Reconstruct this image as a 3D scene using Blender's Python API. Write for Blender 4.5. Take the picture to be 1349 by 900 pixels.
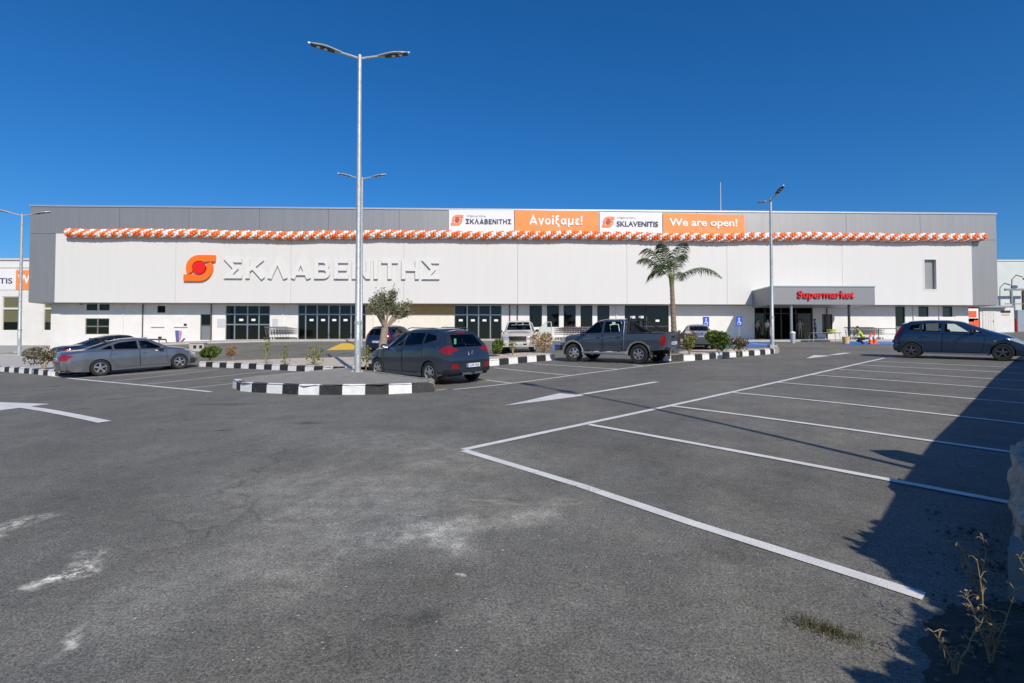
import bpy, bmesh, math, random
import numpy as np
from mathutils import Vector, Matrix
random.seed(7); R_=np.random.RandomState(11)
SC=bpy.context.scene; COL=SC.collection
for o in list(bpy.data.objects): bpy.data.objects.remove(o)
# ------------------------------------------------------------------ camera, sky, sun, exposure
EYE=1.63; FPX=690.; PITCH=math.atan(17/690)
cam=bpy.data.cameras.new('camera'); cam.sensor_width=36; cam.lens=36*FPX/1349; cam.clip_start=.05; cam.clip_end=5000
camo=bpy.data.objects.new('camera',cam); COL.objects.link(camo); SC.camera=camo
camo.location=(0,0,EYE); camo.rotation_euler=(math.pi/2+PITCH,0,0)
SUN_EL=math.radians(36); SH=Vector((.395,-.919,0)).normalized()          # horizontal direction towards the sun
SUN=Vector((SH.x*math.cos(SUN_EL),SH.y*math.cos(SUN_EL),math.sin(SUN_EL)))
w=bpy.data.worlds.new('World'); SC.world=w; w.use_nodes=True
nt=w.node_tree; bg=nt.nodes['Background']; sky=nt.nodes.new('ShaderNodeTexSky'); sky.sky_type='NISHITA'
sky.sun_disc=False; sky.sun_elevation=SUN_EL; sky.sun_rotation=math.atan2(SH.x,SH.y)
sky.altitude=300; sky.air_density=1.0; sky.dust_density=0.35; sky.ozone_density=3.0
# deep clean-air blue: the sky's saturation raised evenly over the whole dome
bw=nt.nodes.new('ShaderNodeRGBToBW'); nt.links.new(sky.outputs[0],bw.inputs[0]); mx=nt.nodes.new('ShaderNodeMix'); mx.data_type='RGBA'; mx.clamp_factor=False; mx.inputs[0].default_value=2.08
nt.links.new(bw.outputs[0],mx.inputs[6]); nt.links.new(sky.outputs[0],mx.inputs[7]); vm=nt.nodes.new('ShaderNodeVectorMath'); vm.operation='MAXIMUM'; nt.links.new(mx.outputs[2],vm.inputs[0]); vm.inputs[1].default_value=(.12,.1,.1)
tn=nt.nodes.new('ShaderNodeVectorMath'); tn.operation='MULTIPLY'; tn.inputs[1].default_value=(1.0,.97,1.13); nt.links.new(vm.outputs[0],tn.inputs[0]); nt.links.new(tn.outputs[0],bg.inputs[0]); bg.inputs[1].default_value=0.070
sl=bpy.data.lights.new('sun','SUN'); sl.energy=4.05; sl.angle=math.radians(.5); sl.color=(1,.925,.80)
so=bpy.data.objects.new('sun',sl); COL.objects.link(so); so.rotation_euler=SUN.to_track_quat('Z','Y').to_euler(); so.location=(10,-20,30)
SC.view_settings.view_transform='Standard'; SC.view_settings.look='None'; SC.view_settings.gamma=1
SC.view_settings.use_curve_mapping=False; SC.view_settings.exposure=0
# ------------------------------------------------------------------ terrain
CP=np.array([(0,0,0),(-3,2,.12),(3,3,.21),(-8,-4,-.3),(8,-4,-.28),(5,7,.49),(10,12,.84),(18.5,21.8,1.53),(24,27,1.9),(6,10,.7),(-2,9,.55),(-9,9,.4),(-20,9,-.05),
(-1.6,15.3,.76),(-5,16.8,.83),(4.1,20.5,1.27),(-16.5,20.9,.78),(-14.7,23,1.0),(-34,36,1.48),(17,35,2.2),(43,46.6,2.9),(25,45.5,2.85),(0,44.5,2.9),(-20,44,2.8),(-30,44,2.5),(-39,43.5,1.95),(-47,46,1.55),(45,62,4.4),(0,70,3.2),(-40,70,2.2),(40,20,1.4),(-45,12,0.0),(0,34,2.1)],float)
def KR(r2): return np.where(r2>1e-9,.5*r2*np.log(np.maximum(r2,1e-9)),0.)
_n=len(CP); _A=np.zeros((_n+3,_n+3)); _d=CP[:,None,:2]-CP[None,:,:2]
_A[:_n,:_n]=KR((_d**2).sum(-1))+np.eye(_n)*2; _A[:_n,_n]=1; _A[:_n,_n+1:]=CP[:,:2]; _A[_n,:_n]=1; _A[_n+1:,:_n]=CP[:,:2].T
_W=np.linalg.solve(_A,np.r_[CP[:,2],0,0,0])
def garr(X,Y):
    X=np.clip(np.asarray(X,float),-60,60); Y=np.clip(np.asarray(Y,float),-10,75)
    out=_W[_n]+_W[_n+1]*X+_W[_n+2]*Y
    for i in range(_n): out=out+KR((X-CP[i,0])**2+(Y-CP[i,1])**2)*_W[i]
    return out
def g(x,y): return float(garr(np.array([x]),np.array([y]))[0])
def ray(px,py):
    u=(px-674.5)/FPX; v=(450-py)/FPX
    return np.array([u,math.cos(PITCH)-v*math.sin(PITCH),math.sin(PITCH)+v*math.cos(PITCH)])
def at(px,py,h=0):
    """ground point seen at a point of the photograph (h metres above the ground)"""
    r=ray(px,py); t=np.arange(.5,120,.1); z=EYE+r[2]*t-garr(r[0]*t,r[1]*t)-h
    k=int(np.argmax(z<0)); a,b=z[k-1],z[k]; tt=t[k-1]+.1*a/(a-b)
    return (float(r[0]*tt),float(r[1]*tt))
# ------------------------------------------------------------------ object helpers
class MB:
    def __init__(s): s.v=[]; s.f=[]; s.m=[]
    def add(s,vs,fs,mi=0):
        n=len(s.v); s.v+= [tuple(map(float,p)) for p in vs]; s.f+=[tuple(i+n for i in f) for f in fs]; s.m+=[mi]*len(fs); return s
    def box(s,x0,x1,y0,y1,z0,z1,mi=0):
        return s.add([(x,y,z) for z in (z0,z1) for y in (y0,y1) for x in (x0,x1)],[(0,2,3,1),(4,5,7,6),(0,1,5,4),(2,6,7,3),(0,4,6,2),(1,3,7,5)],mi)
    def obox(s,c,ax,ay,az,hx,hy,hz,mi=0):
        c=Vector(c); ax,ay,az=Vector(ax).normalized()*hx,Vector(ay).normalized()*hy,Vector(az).normalized()*hz
        return s.add([c+ax*i+ay*j+az*k for k in (-1,1) for j in (-1,1) for i in (-1,1)],[(0,2,3,1),(4,5,7,6),(0,1,5,4),(2,6,7,3),(0,4,6,2),(1,3,7,5)],mi)
    def tube(s,pts,rad,n=8,mi=0,cap=True):
        pts=[Vector(p) for p in pts]; rad=rad if hasattr(rad,'__len__') else [rad]*len(pts); base=[]
        prev=None
        for i,p in enumerate(pts):
            d=(pts[min(i+1,len(pts)-1)]-pts[max(i-1,0)]).normalized()
            if prev is None: a=d.orthogonal().normalized()
            else: a=(prev-d*prev.dot(d)); a=a.normalized() if a.length>1e-6 else d.orthogonal().normalized()
            prev=a; b=d.cross(a)
            base+=[p+(a*math.cos(2*math.pi*k/n)+b*math.sin(2*math.pi*k/n))*rad[i] for k in range(n)]
        fs=[(i*n+k,i*n+(k+1)%n,(i+1)*n+(k+1)%n,(i+1)*n+k) for i in range(len(pts)-1) for k in range(n)]
        if cap: fs+=[tuple(range(n))[::-1],tuple((len(pts)-1)*n+k for k in range(n))]
        return s.add(base,fs,mi)
    def lathe(s,prof,n=24,axis='z',c=(0,0,0),mi=0,a0=0,a1=2*math.pi):
        full=abs(a1-a0-2*math.pi)<1e-6; m=n if full else n+1; vs=[]
        for r,h in prof:
            for k in range(m):
                a=a0+(a1-a0)*k/n; x,y=r*math.cos(a),r*math.sin(a)
                p=(x,y,h) if axis=='z' else (x,h,y)
                vs.append((p[0]+c[0],p[1]+c[1],p[2]+c[2]))
        fs=[]
        for i in range(len(prof)-1):
            for k in range(n):
                q=(i*m+k,i*m+(k+1)%m,(i+1)*m+(k+1)%m,(i+1)*m+k); fs.append(q if axis=='z' else q[::-1])
        return s.add(vs,fs,mi)
    def prism(s,poly,f0,f1,mi=0):
        """poly: list of 2D points, f0/f1 map a point to 3D for the two faces"""
        n=len(poly); return s.add([f0(*p) for p in poly]+[f1(*p) for p in poly],[tuple(range(n))[::-1],tuple(range(n,2*n))]+[(i,(i+1)%n,n+(i+1)%n,n+i) for i in range(n)],mi)
    def ell(s,c,r,n=8,m=6,mi=0):
        vs=[]; fs=[]
        for i in range(m+1):
            t=math.pi*i/m
            for k in range(n):
                a=2*math.pi*k/n; vs.append((c[0]+r[0]*math.sin(t)*math.cos(a),c[1]+r[1]*math.sin(t)*math.sin(a),c[2]+r[2]*math.cos(t)))
        for i in range(m):
            for k in range(n): fs.append((i*n+k,(i+1)*n+k,(i+1)*n+(k+1)%n,i*n+(k+1)%n))
        return s.add(vs,fs,mi)
    def mesh(s,name,mats,smooth=False):
        me=bpy.data.meshes.new(name); me.from_pydata(s.v,[],s.f); me.validate(clean_customdata=False)
        for m in (mats if isinstance(mats,(list,tuple)) else [mats]): me.materials.append(m)
        if any(s.m) and len(me.polygons)==len(s.m): me.polygons.foreach_set('material_index',s.m)
        if smooth:
            me.polygons.foreach_set('use_smooth',[True]*len(me.polygons))
            try: me.set_sharp_from_angle(angle=math.radians(smooth if smooth is not True else 40))
            except Exception: pass
        return me
def tag(o,label=None,cat=None,group=None,kind=None):
    for k,v in (('label',label),('category',cat),('group',group),('kind',kind)):
        if v: o[k]=v
    return o
def link(name,me,parent=None,**kw):
    o=bpy.data.objects.new(name,me); COL.objects.link(o)
    if parent is not None: o.parent=parent
    return tag(o,**kw)
def ob(name,mb,mats,parent=None,smooth=False,**kw): return link(name,mb.mesh(name,mats,smooth),parent,**kw)
def empty(name,label=None,cat=None,loc=(0,0,0),rz=0,group=None,kind=None,mw=None):
    o=bpy.data.objects.new(name,None); COL.objects.link(o); o.empty_display_size=.3
    if mw is not None: o.matrix_world=mw
    else: o.location=loc; o.rotation_euler=(0,0,rz)
    return tag(o,label,cat,group,kind)
def copy_tree(o,kids,loc,rz,label):
    c=o.copy(); COL.objects.link(c); c.location=loc; c.rotation_euler=(0,0,rz); c['label']=label
    for k in kids: d=k.copy(); COL.objects.link(d); d.parent=c
    return c
# ------------------------------------------------------------------ materials
MATS={}
def mat(name,col,rough=.6,metal=0,var=.08,nscale=6,bump=0,bscale=40,spec=.5,coat=0,coord='Object',streak=None):
    if name in MATS: return MATS[name]
    m=bpy.data.materials.new(name); m.use_nodes=True; t=m.node_tree; b=t.nodes['Principled BSDF']; L=t.links.new
    b.inputs['Roughness'].default_value=rough; b.inputs['Metallic'].default_value=metal; b.inputs['Specular IOR Level'].default_value=spec
    if coat: b.inputs['Coat Weight'].default_value=coat; b.inputs['Coat Roughness'].default_value=.04
    tc=t.nodes.new('ShaderNodeTexCoord'); vec=tc.outputs[coord]
    if streak:
        mp=t.nodes.new('ShaderNodeMapping'); L(vec,mp.inputs[0]); mp.inputs[3].default_value=streak; vec=mp.outputs[0]
    n=t.nodes.new('ShaderNodeTexNoise'); n.inputs['Scale'].default_value=nscale; n.inputs['Detail'].default_value=6; L(vec,n.inputs[0])
    r=t.nodes.new('ShaderNodeMapRange'); r.inputs[1].default_value=.3; r.inputs[2].default_value=.7; r.inputs[3].default_value=1-var; r.inputs[4].default_value=1+var; L(n.outputs[0],r.inputs[0])
    h=t.nodes.new('ShaderNodeVectorMath'); h.operation='SCALE'; h.inputs[0].default_value=col; L(r.outputs[0],h.inputs[3]); L(h.outputs[0],b.inputs['Base Color'])
    if bump:
        n2=t.nodes.new('ShaderNodeTexNoise'); n2.inputs['Scale'].default_value=bscale; n2.inputs['Detail'].default_value=4; L(tc.outputs[coord],n2.inputs[0])
        bp=t.nodes.new('ShaderNodeBump'); bp.inputs['Strength'].default_value=bump; bp.inputs['Distance'].default_value=.02; L(n2.outputs[0],bp.inputs['Height']); L(bp.outputs[0],b.inputs['Normal'])
    MATS[name]=m; return m
def leafmat(name,c1,c2,trans=.25):
    m=bpy.data.materials.new(name); m.use_nodes=True; t=m.node_tree; b=t.nodes['Principled BSDF']; L=t.links.new
    gi=t.nodes.new('ShaderNodeNewGeometry'); mx=t.nodes.new('ShaderNodeMix'); mx.data_type='RGBA'
    mx.inputs[6].default_value=(*c1,1); mx.inputs[7].default_value=(*c2,1); L(gi.outputs['Random Per Island'],mx.inputs[0]); L(mx.outputs[2],b.inputs['Base Color'])
    b.inputs['Roughness'].default_value=.55
    tr=t.nodes.new('ShaderNodeBsdfTranslucent'); L(mx.outputs[2],tr.inputs[0]); ms=t.nodes.new('ShaderNodeMixShader'); ms.inputs[0].default_value=trans
    L(b.outputs[0],ms.inputs[1]); L(tr.outputs[0],ms.inputs[2]); L(ms.outputs[0],t.nodes['Material Output'].inputs[0]); MATS[name]=m; return m
def glassmat(name,tint,gloss=.1):
    m=bpy.data.materials.new(name); m.use_nodes=True; t=m.node_tree; L=t.links.new
    t.nodes.remove(t.nodes['Principled BSDF']); tr=t.nodes.new('ShaderNodeBsdfTransparent'); tr.inputs[0].default_value=(*tint,1)
    gl=t.nodes.new('ShaderNodeBsdfGlossy'); gl.inputs['Roughness'].default_value=.02; fr=t.nodes.new('ShaderNodeFresnel'); fr.inputs[0].default_value=1.5
    n=t.nodes.new('ShaderNodeTexNoise'); n.inputs['Scale'].default_value=3; bp=t.nodes.new('ShaderNodeBump'); bp.inputs['Strength'].default_value=.02; L(n.outputs[0],bp.inputs['Height']); L(bp.outputs[0],gl.inputs['Normal'])
    ms=t.nodes.new('ShaderNodeMixShader'); L(fr.outputs[0],ms.inputs[0]); L(tr.outputs[0],ms.inputs[1]); L(gl.outputs[0],ms.inputs[2]); L(ms.outputs[0],t.nodes['Material Output'].inputs[0]); MATS[name]=m; return m
def asphalt():
    m=bpy.data.materials.new('asphalt'); m.use_nodes=True; t=m.node_tree; b=t.nodes['Principled BSDF']; L=t.links.new; N=t.nodes.new
    b.inputs['Specular IOR Level'].default_value=.35
    geo=N('ShaderNodeNewGeometry'); pos=geo.outputs['Position']
    def noise(scale,detail=5,rough=.6,vec=pos):
        n=N('ShaderNodeTexNoise'); n.inputs['Scale'].default_value=scale; n.inputs['Detail'].default_value=detail; n.inputs['Roughness'].default_value=rough; L(vec,n.inputs[0]); return n.outputs[0]
    def mr(v,a,b_,c,d):
        r=N('ShaderNodeMapRange'); L(v,r.inputs[0])
        for i,x in enumerate((a,b_,c,d)): r.inputs[1+i].default_value=x
        return r.outputs[0]
    def mth(op,a,b_=None):
        n=N('ShaderNodeMath'); n.operation=op
        for i,x in enumerate((a,b_)):
            if x is None: continue
            if isinstance(x,(int,float)): n.inputs[i].default_value=x
            else: L(x,n.inputs[i])
        return n.outputs[0]
    big=mr(noise(.30,6),.3,.7,.80,1.2); mid=mth('MULTIPLY',mr(noise(1.7,6),.3,.7,.86,1.14),mr(noise(9,4),.3,.7,.88,1.12))
    spk=mr(noise(70,3,.75),.32,.68,.42,1.58); fine=mr(noise(230,1),.3,.7,.6,1.4)
    val=mth('MULTIPLY',mth('MULTIPLY',big,mid),mth('MULTIPLY',spk,fine))
    val=mth('MULTIPLY',val,.166)
    # pale stone chips
    vo=N('ShaderNodeTexVoronoi'); vo.inputs['Scale'].default_value=38; L(pos,vo.inputs[0])
    chip=mth('MULTIPLY',mr(vo.outputs['Distance'],.16,.10,0,1),mr(noise(17,2),.6,.68,0,1)); val=mth('ADD',val,mth('MULTIPLY',chip,.10))
    # worn and stained patches, plus painted centre brightening and a car's shadow: (x, y, along, half length, half width, amount)
    warp=N('ShaderNodeTexNoise'); warp.inputs['Scale'].default_value=1.6; warp.inputs['Detail'].default_value=5; L(pos,warp.inputs[0])
    wv=N('ShaderNodeVectorMath'); wv.operation='MULTIPLY_ADD'; L(warp.outputs['Color'],wv.inputs[0]); wv.inputs[1].default_value=(1.1,1.1,0); L(pos,wv.inputs[2])
    wv2=N('ShaderNodeVectorMath'); wv2.operation='MULTIPLY_ADD'; L(warp.outputs['Color'],wv2.inputs[0]); wv2.inputs[1].default_value=(.3,.3,0); L(pos,wv2.inputs[2])
    brk=mr(noise(6,6,.7),.35,.65,.2,1.0)
    for px,py,qx,qy,hw,amt in WEAR_SHADE:
        x0,y0=at(px,py); x1,y1=at(qx,qy); cx,cy=(x0+x1)/2+.55,(y0+y1)/2+.55; ln=max(math.hypot(x1-x0,y1-y0)/2,.05); an=math.atan2(y1-y0,x1-x0)
        mp=N('ShaderNodeMapping'); mp.vector_type='TEXTURE'; L(wv2.outputs[0] if hw<.3 and amt<0 else wv.outputs[0],mp.inputs[0]); mp.inputs[1].default_value=(cx-(.40 if hw<.3 and amt<0 else 0),cy-(.40 if hw<.3 and amt<0 else 0),0); mp.inputs[2].default_value=(0,0,an); mp.inputs[3].default_value=(ln,hw,1)
        sx=N('ShaderNodeSeparateXYZ'); L(mp.outputs[0],sx.inputs[0])
        d=mth('SQRT',mth('ADD',mth('POWER',mth('ABSOLUTE',sx.outputs[0]),2.),mth('POWER',mth('ABSOLUTE',sx.outputs[1]),2.)))
        k=mth('MULTIPLY',mr(d,1.1,.35,0,1),brk); val=mth('MULTIPLY',val,mth('ADD',mth('MULTIPLY',k,amt),1.))
    # old white paint worn down to smears: (pixel from, to, half width, amount)
    pn=mr(noise(11,7,.8),.44,.58,0,1)
    for px,py,qx,qy,hw,amt in PAINT:
        x0,y0=at(px,py); x1,y1=at(qx,qy); ln=max(math.hypot(x1-x0,y1-y0)/2,.05); an=math.atan2(y1-y0,x1-x0)
        mp=N('ShaderNodeMapping'); mp.vector_type='TEXTURE'; L(wv.outputs[0],mp.inputs[0]); mp.inputs[1].default_value=((x0+x1)/2+.55,(y0+y1)/2+.55,0); mp.inputs[2].default_value=(0,0,an); mp.inputs[3].default_value=(ln,hw,1)
        ln_=N('ShaderNodeVectorMath'); ln_.operation='LENGTH'; fl=N('ShaderNodeVectorMath'); fl.operation='MULTIPLY'; fl.inputs[1].default_value=(1,1,0); L(mp.outputs[0],fl.inputs[0]); L(fl.outputs[0],ln_.inputs[0])
        val=mth('ADD',val,mth('MULTIPLY',mth('MULTIPLY',mr(ln_.outputs['Value'],1.1,.3,0,1),pn),amt))
    # cracks
    v2=N('ShaderNodeTexVoronoi'); v2.feature='DISTANCE_TO_EDGE'; v2.inputs['Scale'].default_value=.33; L(wv.outputs[0],v2.inputs[0])
    cr=mth('MULTIPLY',mr(v2.outputs[0],.0,.008,.30,0),mr(noise(.5,3),.46,.56,0,1)); val=mth('MULTIPLY',val,mth('SUBTRACT',1.,cr))
    hue=mr(noise(1.1,4),.35,.65,0,1)
    mx=N('ShaderNodeMix'); mx.data_type='RGBA'; mx.inputs[6].default_value=(1.0,.972,.855,1); mx.inputs[7].default_value=(1.06,1.0,.83,1); L(hue,mx.inputs[0])
    sc=N('ShaderNodeVectorMath'); sc.operation='SCALE'; L(mx.outputs[2],sc.inputs[0]); L(val,sc.inputs[3]); L(sc.outputs[0],b.inputs['Base Color'])
    L(mr(noise(40,2),.3,.7,.62,.92),b.inputs['Roughness'])
    bp=N('ShaderNodeBump'); bp.inputs['Strength'].default_value=.75; bp.inputs['Distance'].default_value=.006
    L(mth('ADD',noise(110,3,.6),mth('MULTIPLY',noise(38,2),.8)),bp.inputs['Height']); L(bp.outputs[0],b.inputs['Normal'])
    return m
PAINT=[(-40,694,95,680,.26,.5),(10,782,150,722,.17,.55),(60,750,130,735,.12,.5),(10,880,90,835,.09,.5),(-10,715,10,700,.12,.4),(590,770,602,760,.05,.5),(590,665,700,658,.06,.12)]
WEAR_SHADE=[(480,610,600,570,2.2,.75),(300,720,560,610,2.0,.80),(240,810,420,730,.8,.4),(250,870,1000,505,.16,-.14),(60,800,640,545,.18,-.14),(430,880,700,660,.14,-.10),(60,640,420,560,.2,-.12),(1010,640,1100,700,.5,-.18),(960,700,1010,740,.3,-.22),(840,600,900,640,.25,-.2),(640,800,760,830,.9,.10),(900,700,1000,740,.8,-.12),(700,590,860,560,.9,-.10),(250,610,60,640,1.2,-.10),(100,560,330,580,.8,-.08),(520,725,770,655,.30,.95),(470,735,640,690,.5,.45),(300,760,560,705,.45,.28),(100,800,330,745,.5,.3),(40,870,250,800,.5,.35),(245,533,356,532,.13,-.75),(383,558,428,557,.12,-.75),(278,568,304,567,.10,-.7),  # first two broad patches paint lens falloff in as a brighter centre
 (88,540,130,538,.18,-.65),(60,509,82,509,.2,-.6),(130,527,168,525,.22,-.7),(80,516,100,515,.2,-.3),(85,529,112,528,.15,-.3),(535,805,560,835,.14,-.5),(700,845,760,870,.5,-.15),(770,655,900,760,.5,.16),(1180,555,1130,600,.9,.18),(1240,520,1200,545,.9,.15),(1060,690,1110,720,.3,-.25),(1000,620,1060,650,.3,-.2),(895,560,940,600,.4,.15),
 (430,632,480,618,.06,-.3),(330,640,420,600,.5,-.12),(560,600,700,560,.8,-.1),(1195,470,1080,466,.4,-.1)]  # last patch paints in the shadow cast by the blue hatchback
white=mat('white_cladding',(.70,.685,.655),.42,0,.016,1.2,.06,.9,streak=(2.2,1,.12)); 
WHITEP=mat('white_paint',(.70,.68,.65),.6,0,.05,3,.15,60); CREAM=mat('cream_render',(.76,.71,.62),.8,0,.04,2,.2,60)
LOWW=mat('white_render',(.76,.745,.72),.8,0,.045,1.3,.2,60); GREYC=mat('grey_metal_cladding',(.36,.352,.34),.42,.55,.05,1.5,.15,.9,streak=(2.5,1,.15))
GREYW=mat('grey_render',(.33,.33,.34),.75,0,.05,2,.15); DARKF=mat('dark_frame',(.045,.055,.055),.4,.3,.1); ALU=mat('aluminium_frame',(.40,.42,.42),.35,.7,.05)
def worn_paint():
    m=mat('road_marking_paint',(.76,.745,.71),.7,0,.10,5,.4,90); t=m.node_tree; b=t.nodes['Principled BSDF']; L=t.links.new; src=b.inputs['Base Color'].links[0].from_socket
    tc=t.nodes.new('ShaderNodeTexCoord'); n=t.nodes.new('ShaderNodeTexNoise'); n.inputs['Scale'].default_value=28; n.inputs['Detail'].default_value=6; n.inputs['Roughness'].default_value=.75; L(tc.outputs['Object'],n.inputs[0])
    n2=t.nodes.new('ShaderNodeTexNoise'); n2.inputs['Scale'].default_value=1.1; n2.inputs['Detail'].default_value=3; L(tc.outputs['Object'],n2.inputs[0]); ad=t.nodes.new('ShaderNodeMath'); ad.operation='MULTIPLY_ADD'; L(n2.outputs[0],ad.inputs[0]); ad.inputs[1].default_value=.55; L(n.outputs[0],ad.inputs[2])
    r=t.nodes.new('ShaderNodeMapRange'); r.inputs[1].default_value=.88; r.inputs[2].default_value=1.02; r.inputs[4].default_value=.85; L(ad.outputs[0],r.inputs[0]); mx=t.nodes.new('ShaderNodeMix'); mx.data_type='RGBA'; L(r.outputs[0],mx.inputs[0]); L(src,mx.inputs[6]); mx.inputs[7].default_value=(.14,.135,.125,1); L(mx.outputs[2],b.inputs['Base Color']); return m
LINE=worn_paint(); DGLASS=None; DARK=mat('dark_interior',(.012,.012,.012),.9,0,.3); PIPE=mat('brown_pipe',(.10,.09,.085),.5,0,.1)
GALV=mat('galvanised_steel',(.46,.48,.48),.48,.35,.16,9,.05,30); CHROME=mat('chrome',(.75,.75,.76),.12,1,.03); STEELW=mat('trolley_wire',(.20,.20,.215),.4,.5,.08)
BLACKP=mat('black_plastic',(.018,.018,.019),.5,0,.2,20); RUB=mat('tyre_rubber',(.022,.021,.02),.85,0,.2,30,.2,80); RIM=mat('alloy_rim',(.55,.55,.56),.3,.8,.06); DRIM=mat('dark_alloy_rim',(.16,.16,.165),.35,.7,.08)
KW=mat('kerb_white_paint',(.80,.80,.78),.65,0,.09,7,.2,30); KB=mat('kerb_black_paint',(.028,.027,.028),.55,0,.3,7,.2,30); CONC=mat('concrete',(.29,.27,.24),.85,0,.12,3,.3,30); CONCL=mat('pale_paving',(.48,.45,.41),.85,0,.1,2,.2,25)
pass
def chipped(m,under,lo,hi,scale=9):
    t=m.node_tree; b=t.nodes['Principled BSDF']; L=t.links.new; src=b.inputs['Base Color'].links[0].from_socket; ge=t.nodes.new('ShaderNodeNewGeometry'); n=t.nodes.new('ShaderNodeTexNoise'); n.inputs['Scale'].default_value=scale; n.inputs['Detail'].default_value=8; n.inputs['Roughness'].default_value=.72; L(ge.outputs['Position'],n.inputs[0])
    r=t.nodes.new('ShaderNodeMapRange'); r.inputs[1].default_value=lo; r.inputs[2].default_value=hi; r.inputs[4].default_value=.9; L(n.outputs[0],r.inputs[0]); mx=t.nodes.new('ShaderNodeMix'); mx.data_type='RGBA'; L(r.outputs[0],mx.inputs[0]); L(src,mx.inputs[6]); mx.inputs[7].default_value=(*under,1); L(mx.outputs[2],b.inputs['Base Color'])
chipped(KW,(.30,.28,.25),.60,.70); chipped(KB,(.22,.20,.18),.60,.70)
SAND=mat('sandy_soil',(.55,.47,.38),.95,0,.16,5,.5,25); BLUE=mat('blue_road_paint',(.02,.16,.55),.6,0,.12,5,.1); YEL=mat('yellow_road_paint',(.80,.50,.02),.6,0,.1,5,.1)
ORG=mat('orange_banner',(.90,.30,.08),.55,0,.04,2); ORB=mat('orange_balloon',(.86,.17,.02),.25,0,.1,2,0,40,.6); WHB=mat('white_balloon',(.84,.82,.80),.25,0,.04,2); RED=mat('red_letters',(.70,.012,.015),.4,0,.05)
SIGNO=mat('orange_emblem',(.90,.17,.01),.4,0,.03); SIGNR=mat('red_emblem_disc',(.80,.01,.005),.4,0,.03); NAVY=mat('navy_print',(.05,.05,.11),.6,0,.05); GREYT=mat('grey_print',(.35,.35,.38),.6,0,.05); WTXT=mat('white_print',(.85,.84,.82),.6,0,.03)
BANW=mat('white_banner',(.80,.80,.83),.6,0,.03,2); SIGNB=mat('blue_sign',(.03,.10,.52),.4,0,.05); TAILR=mat('red_lamp_lens',(.24,.006,.008),.12,0,.2,30,0,40,.8); HEADL=mat('headlamp_lens',(.50,.52,.53),.1,.4,.2,25); AMB=mat('amber_lens',(.6,.2,.02),.15,0,.1); PLATE=mat('plate_white',(.75,.76,.78),.4,0,.04); SEAT=mat('dark_upholstery',(.03,.03,.032),.8,0,.2); 
SKIN=mat('skin',(.42,.25,.17),.6,0,.08); HAIR=mat('dark_hair',(.02,.015,.012),.7,0,.2); CONEO=mat('cone_orange',(.85,.12,.03),.5,0,.08); HIVIS=mat('hivis_yellow',(.62,.75,.05),.6,0,.06); BARK=mat('pale_bark',(.33,.26,.20),.9,0,.2,12,.8,25); PBARK=mat('palm_bark',(.25,.19,.14),.9,0,.25,14,.8,20); DRYST=mat('dry_stem',(.34,.25,.13),.85,0,.2,20); STONE=mat('rough_stone',(.46,.38,.28),.95,0,.25,14,1,30)
LAMPG=mat('lamp_lens',(.75,.78,.80),.08,.1,.05); BLIND=mat('olive_blind',(.14,.14,.07),.8,0,.08); DGLASS=glassmat('shop_glass',(.42,.46,.45)); CARGL=glassmat('car_glass',(.74,.82,.79)); CARGD=glassmat('car_glass_dark',(.30,.34,.35))
# ------------------------------------------------------------------ ground and markings
def axis(lo,hi,step,far):
    a=list(np.arange(lo,hi+1e-6,step)); d=step; x=hi
    while x<far: d*=1.6; x+=d; a.append(x)
    d=step; x=lo; b=[]
    while x>-far: d*=1.6; x-=d; b.append(x)
    return np.array(b[::-1]+a)
gx=axis(-60,60,.5,2500); gy=axis(-12,76,.5,2500); X,Y=np.meshgrid(gx,gy); Z=garr(X,Y); nx=len(gx)
mb=MB(); mb.v=[tuple(p) for p in np.stack([X,Y,Z],-1).reshape(-1,3).tolist()]; mb.f=[(j*nx+i,j*nx+i+1,(j+1)*nx+i+1,(j+1)*nx+i) for j in range(len(gy)-1) for i in range(nx-1)]; mb.m=[0]*len(mb.f)
car_park=ob('car_park_ground',mb,asphalt(),smooth=True,label='grey worn asphalt of the car park sloping up to the shop',kind='structure')
def strip(name,pts,wd,m=LINE,lift=.007,parent=car_park,jag=.004):
    """painted line of width wd laid along ground points"""
    mb=MB(); P=[]
    for (a,b) in zip(pts,pts[1:]):
        n=max(1,int(math.hypot(b[0]-a[0],b[1]-a[1])/.25)); P+=[(a[0]+(b[0]-a[0])*k/n,a[1]+(b[1]-a[1])*k/n) for k in range(n)]
    P.append(pts[-1]); vs=[]
    for i,p in enumerate(P):
        a,b=P[max(i-1,0)],P[min(i+1,len(P)-1)]; l=math.hypot(b[0]-a[0],b[1]-a[1]); nx_,ny_=-(b[1]-a[1])/l,(b[0]-a[0])/l
        for s in (-1,1):
            x,y=p[0]+nx_*s*(wd/2+random.uniform(-jag,jag)),p[1]+ny_*s*(wd/2+random.uniform(-jag,jag)); vs.append((x,y,g(x,y)+lift))
    mb.add(vs,[(2*i,2*i+2,2*i+3,2*i+1) for i in range(len(P)-1)]); return ob(name,mb,m,parent)
def patch(name,poly,m,lift=.007,parent=car_park,n=1):
    """painted area: polygon of ground points, fanned and subdivided"""
    bm=bmesh.new(); bm.faces.new([bm.verts.new((x,y,0)) for x,y in poly]); bmesh.ops.triangulate(bm,faces=bm.faces[:])
    for _ in range(n): bmesh.ops.subdivide_edges(bm,edges=bm.edges[:],cuts=1,use_grid_fill=True)
    for v in bm.verts: v.co.z=g(v.co.x,v.co.y)+lift
    me=bpy.data.meshes.new(name); bm.to_mesh(me); bm.free(); me.materials.append(m); return link(name,me,parent)
def A(*pp): return [at(*p) for p in pp]
LW=.115
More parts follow.
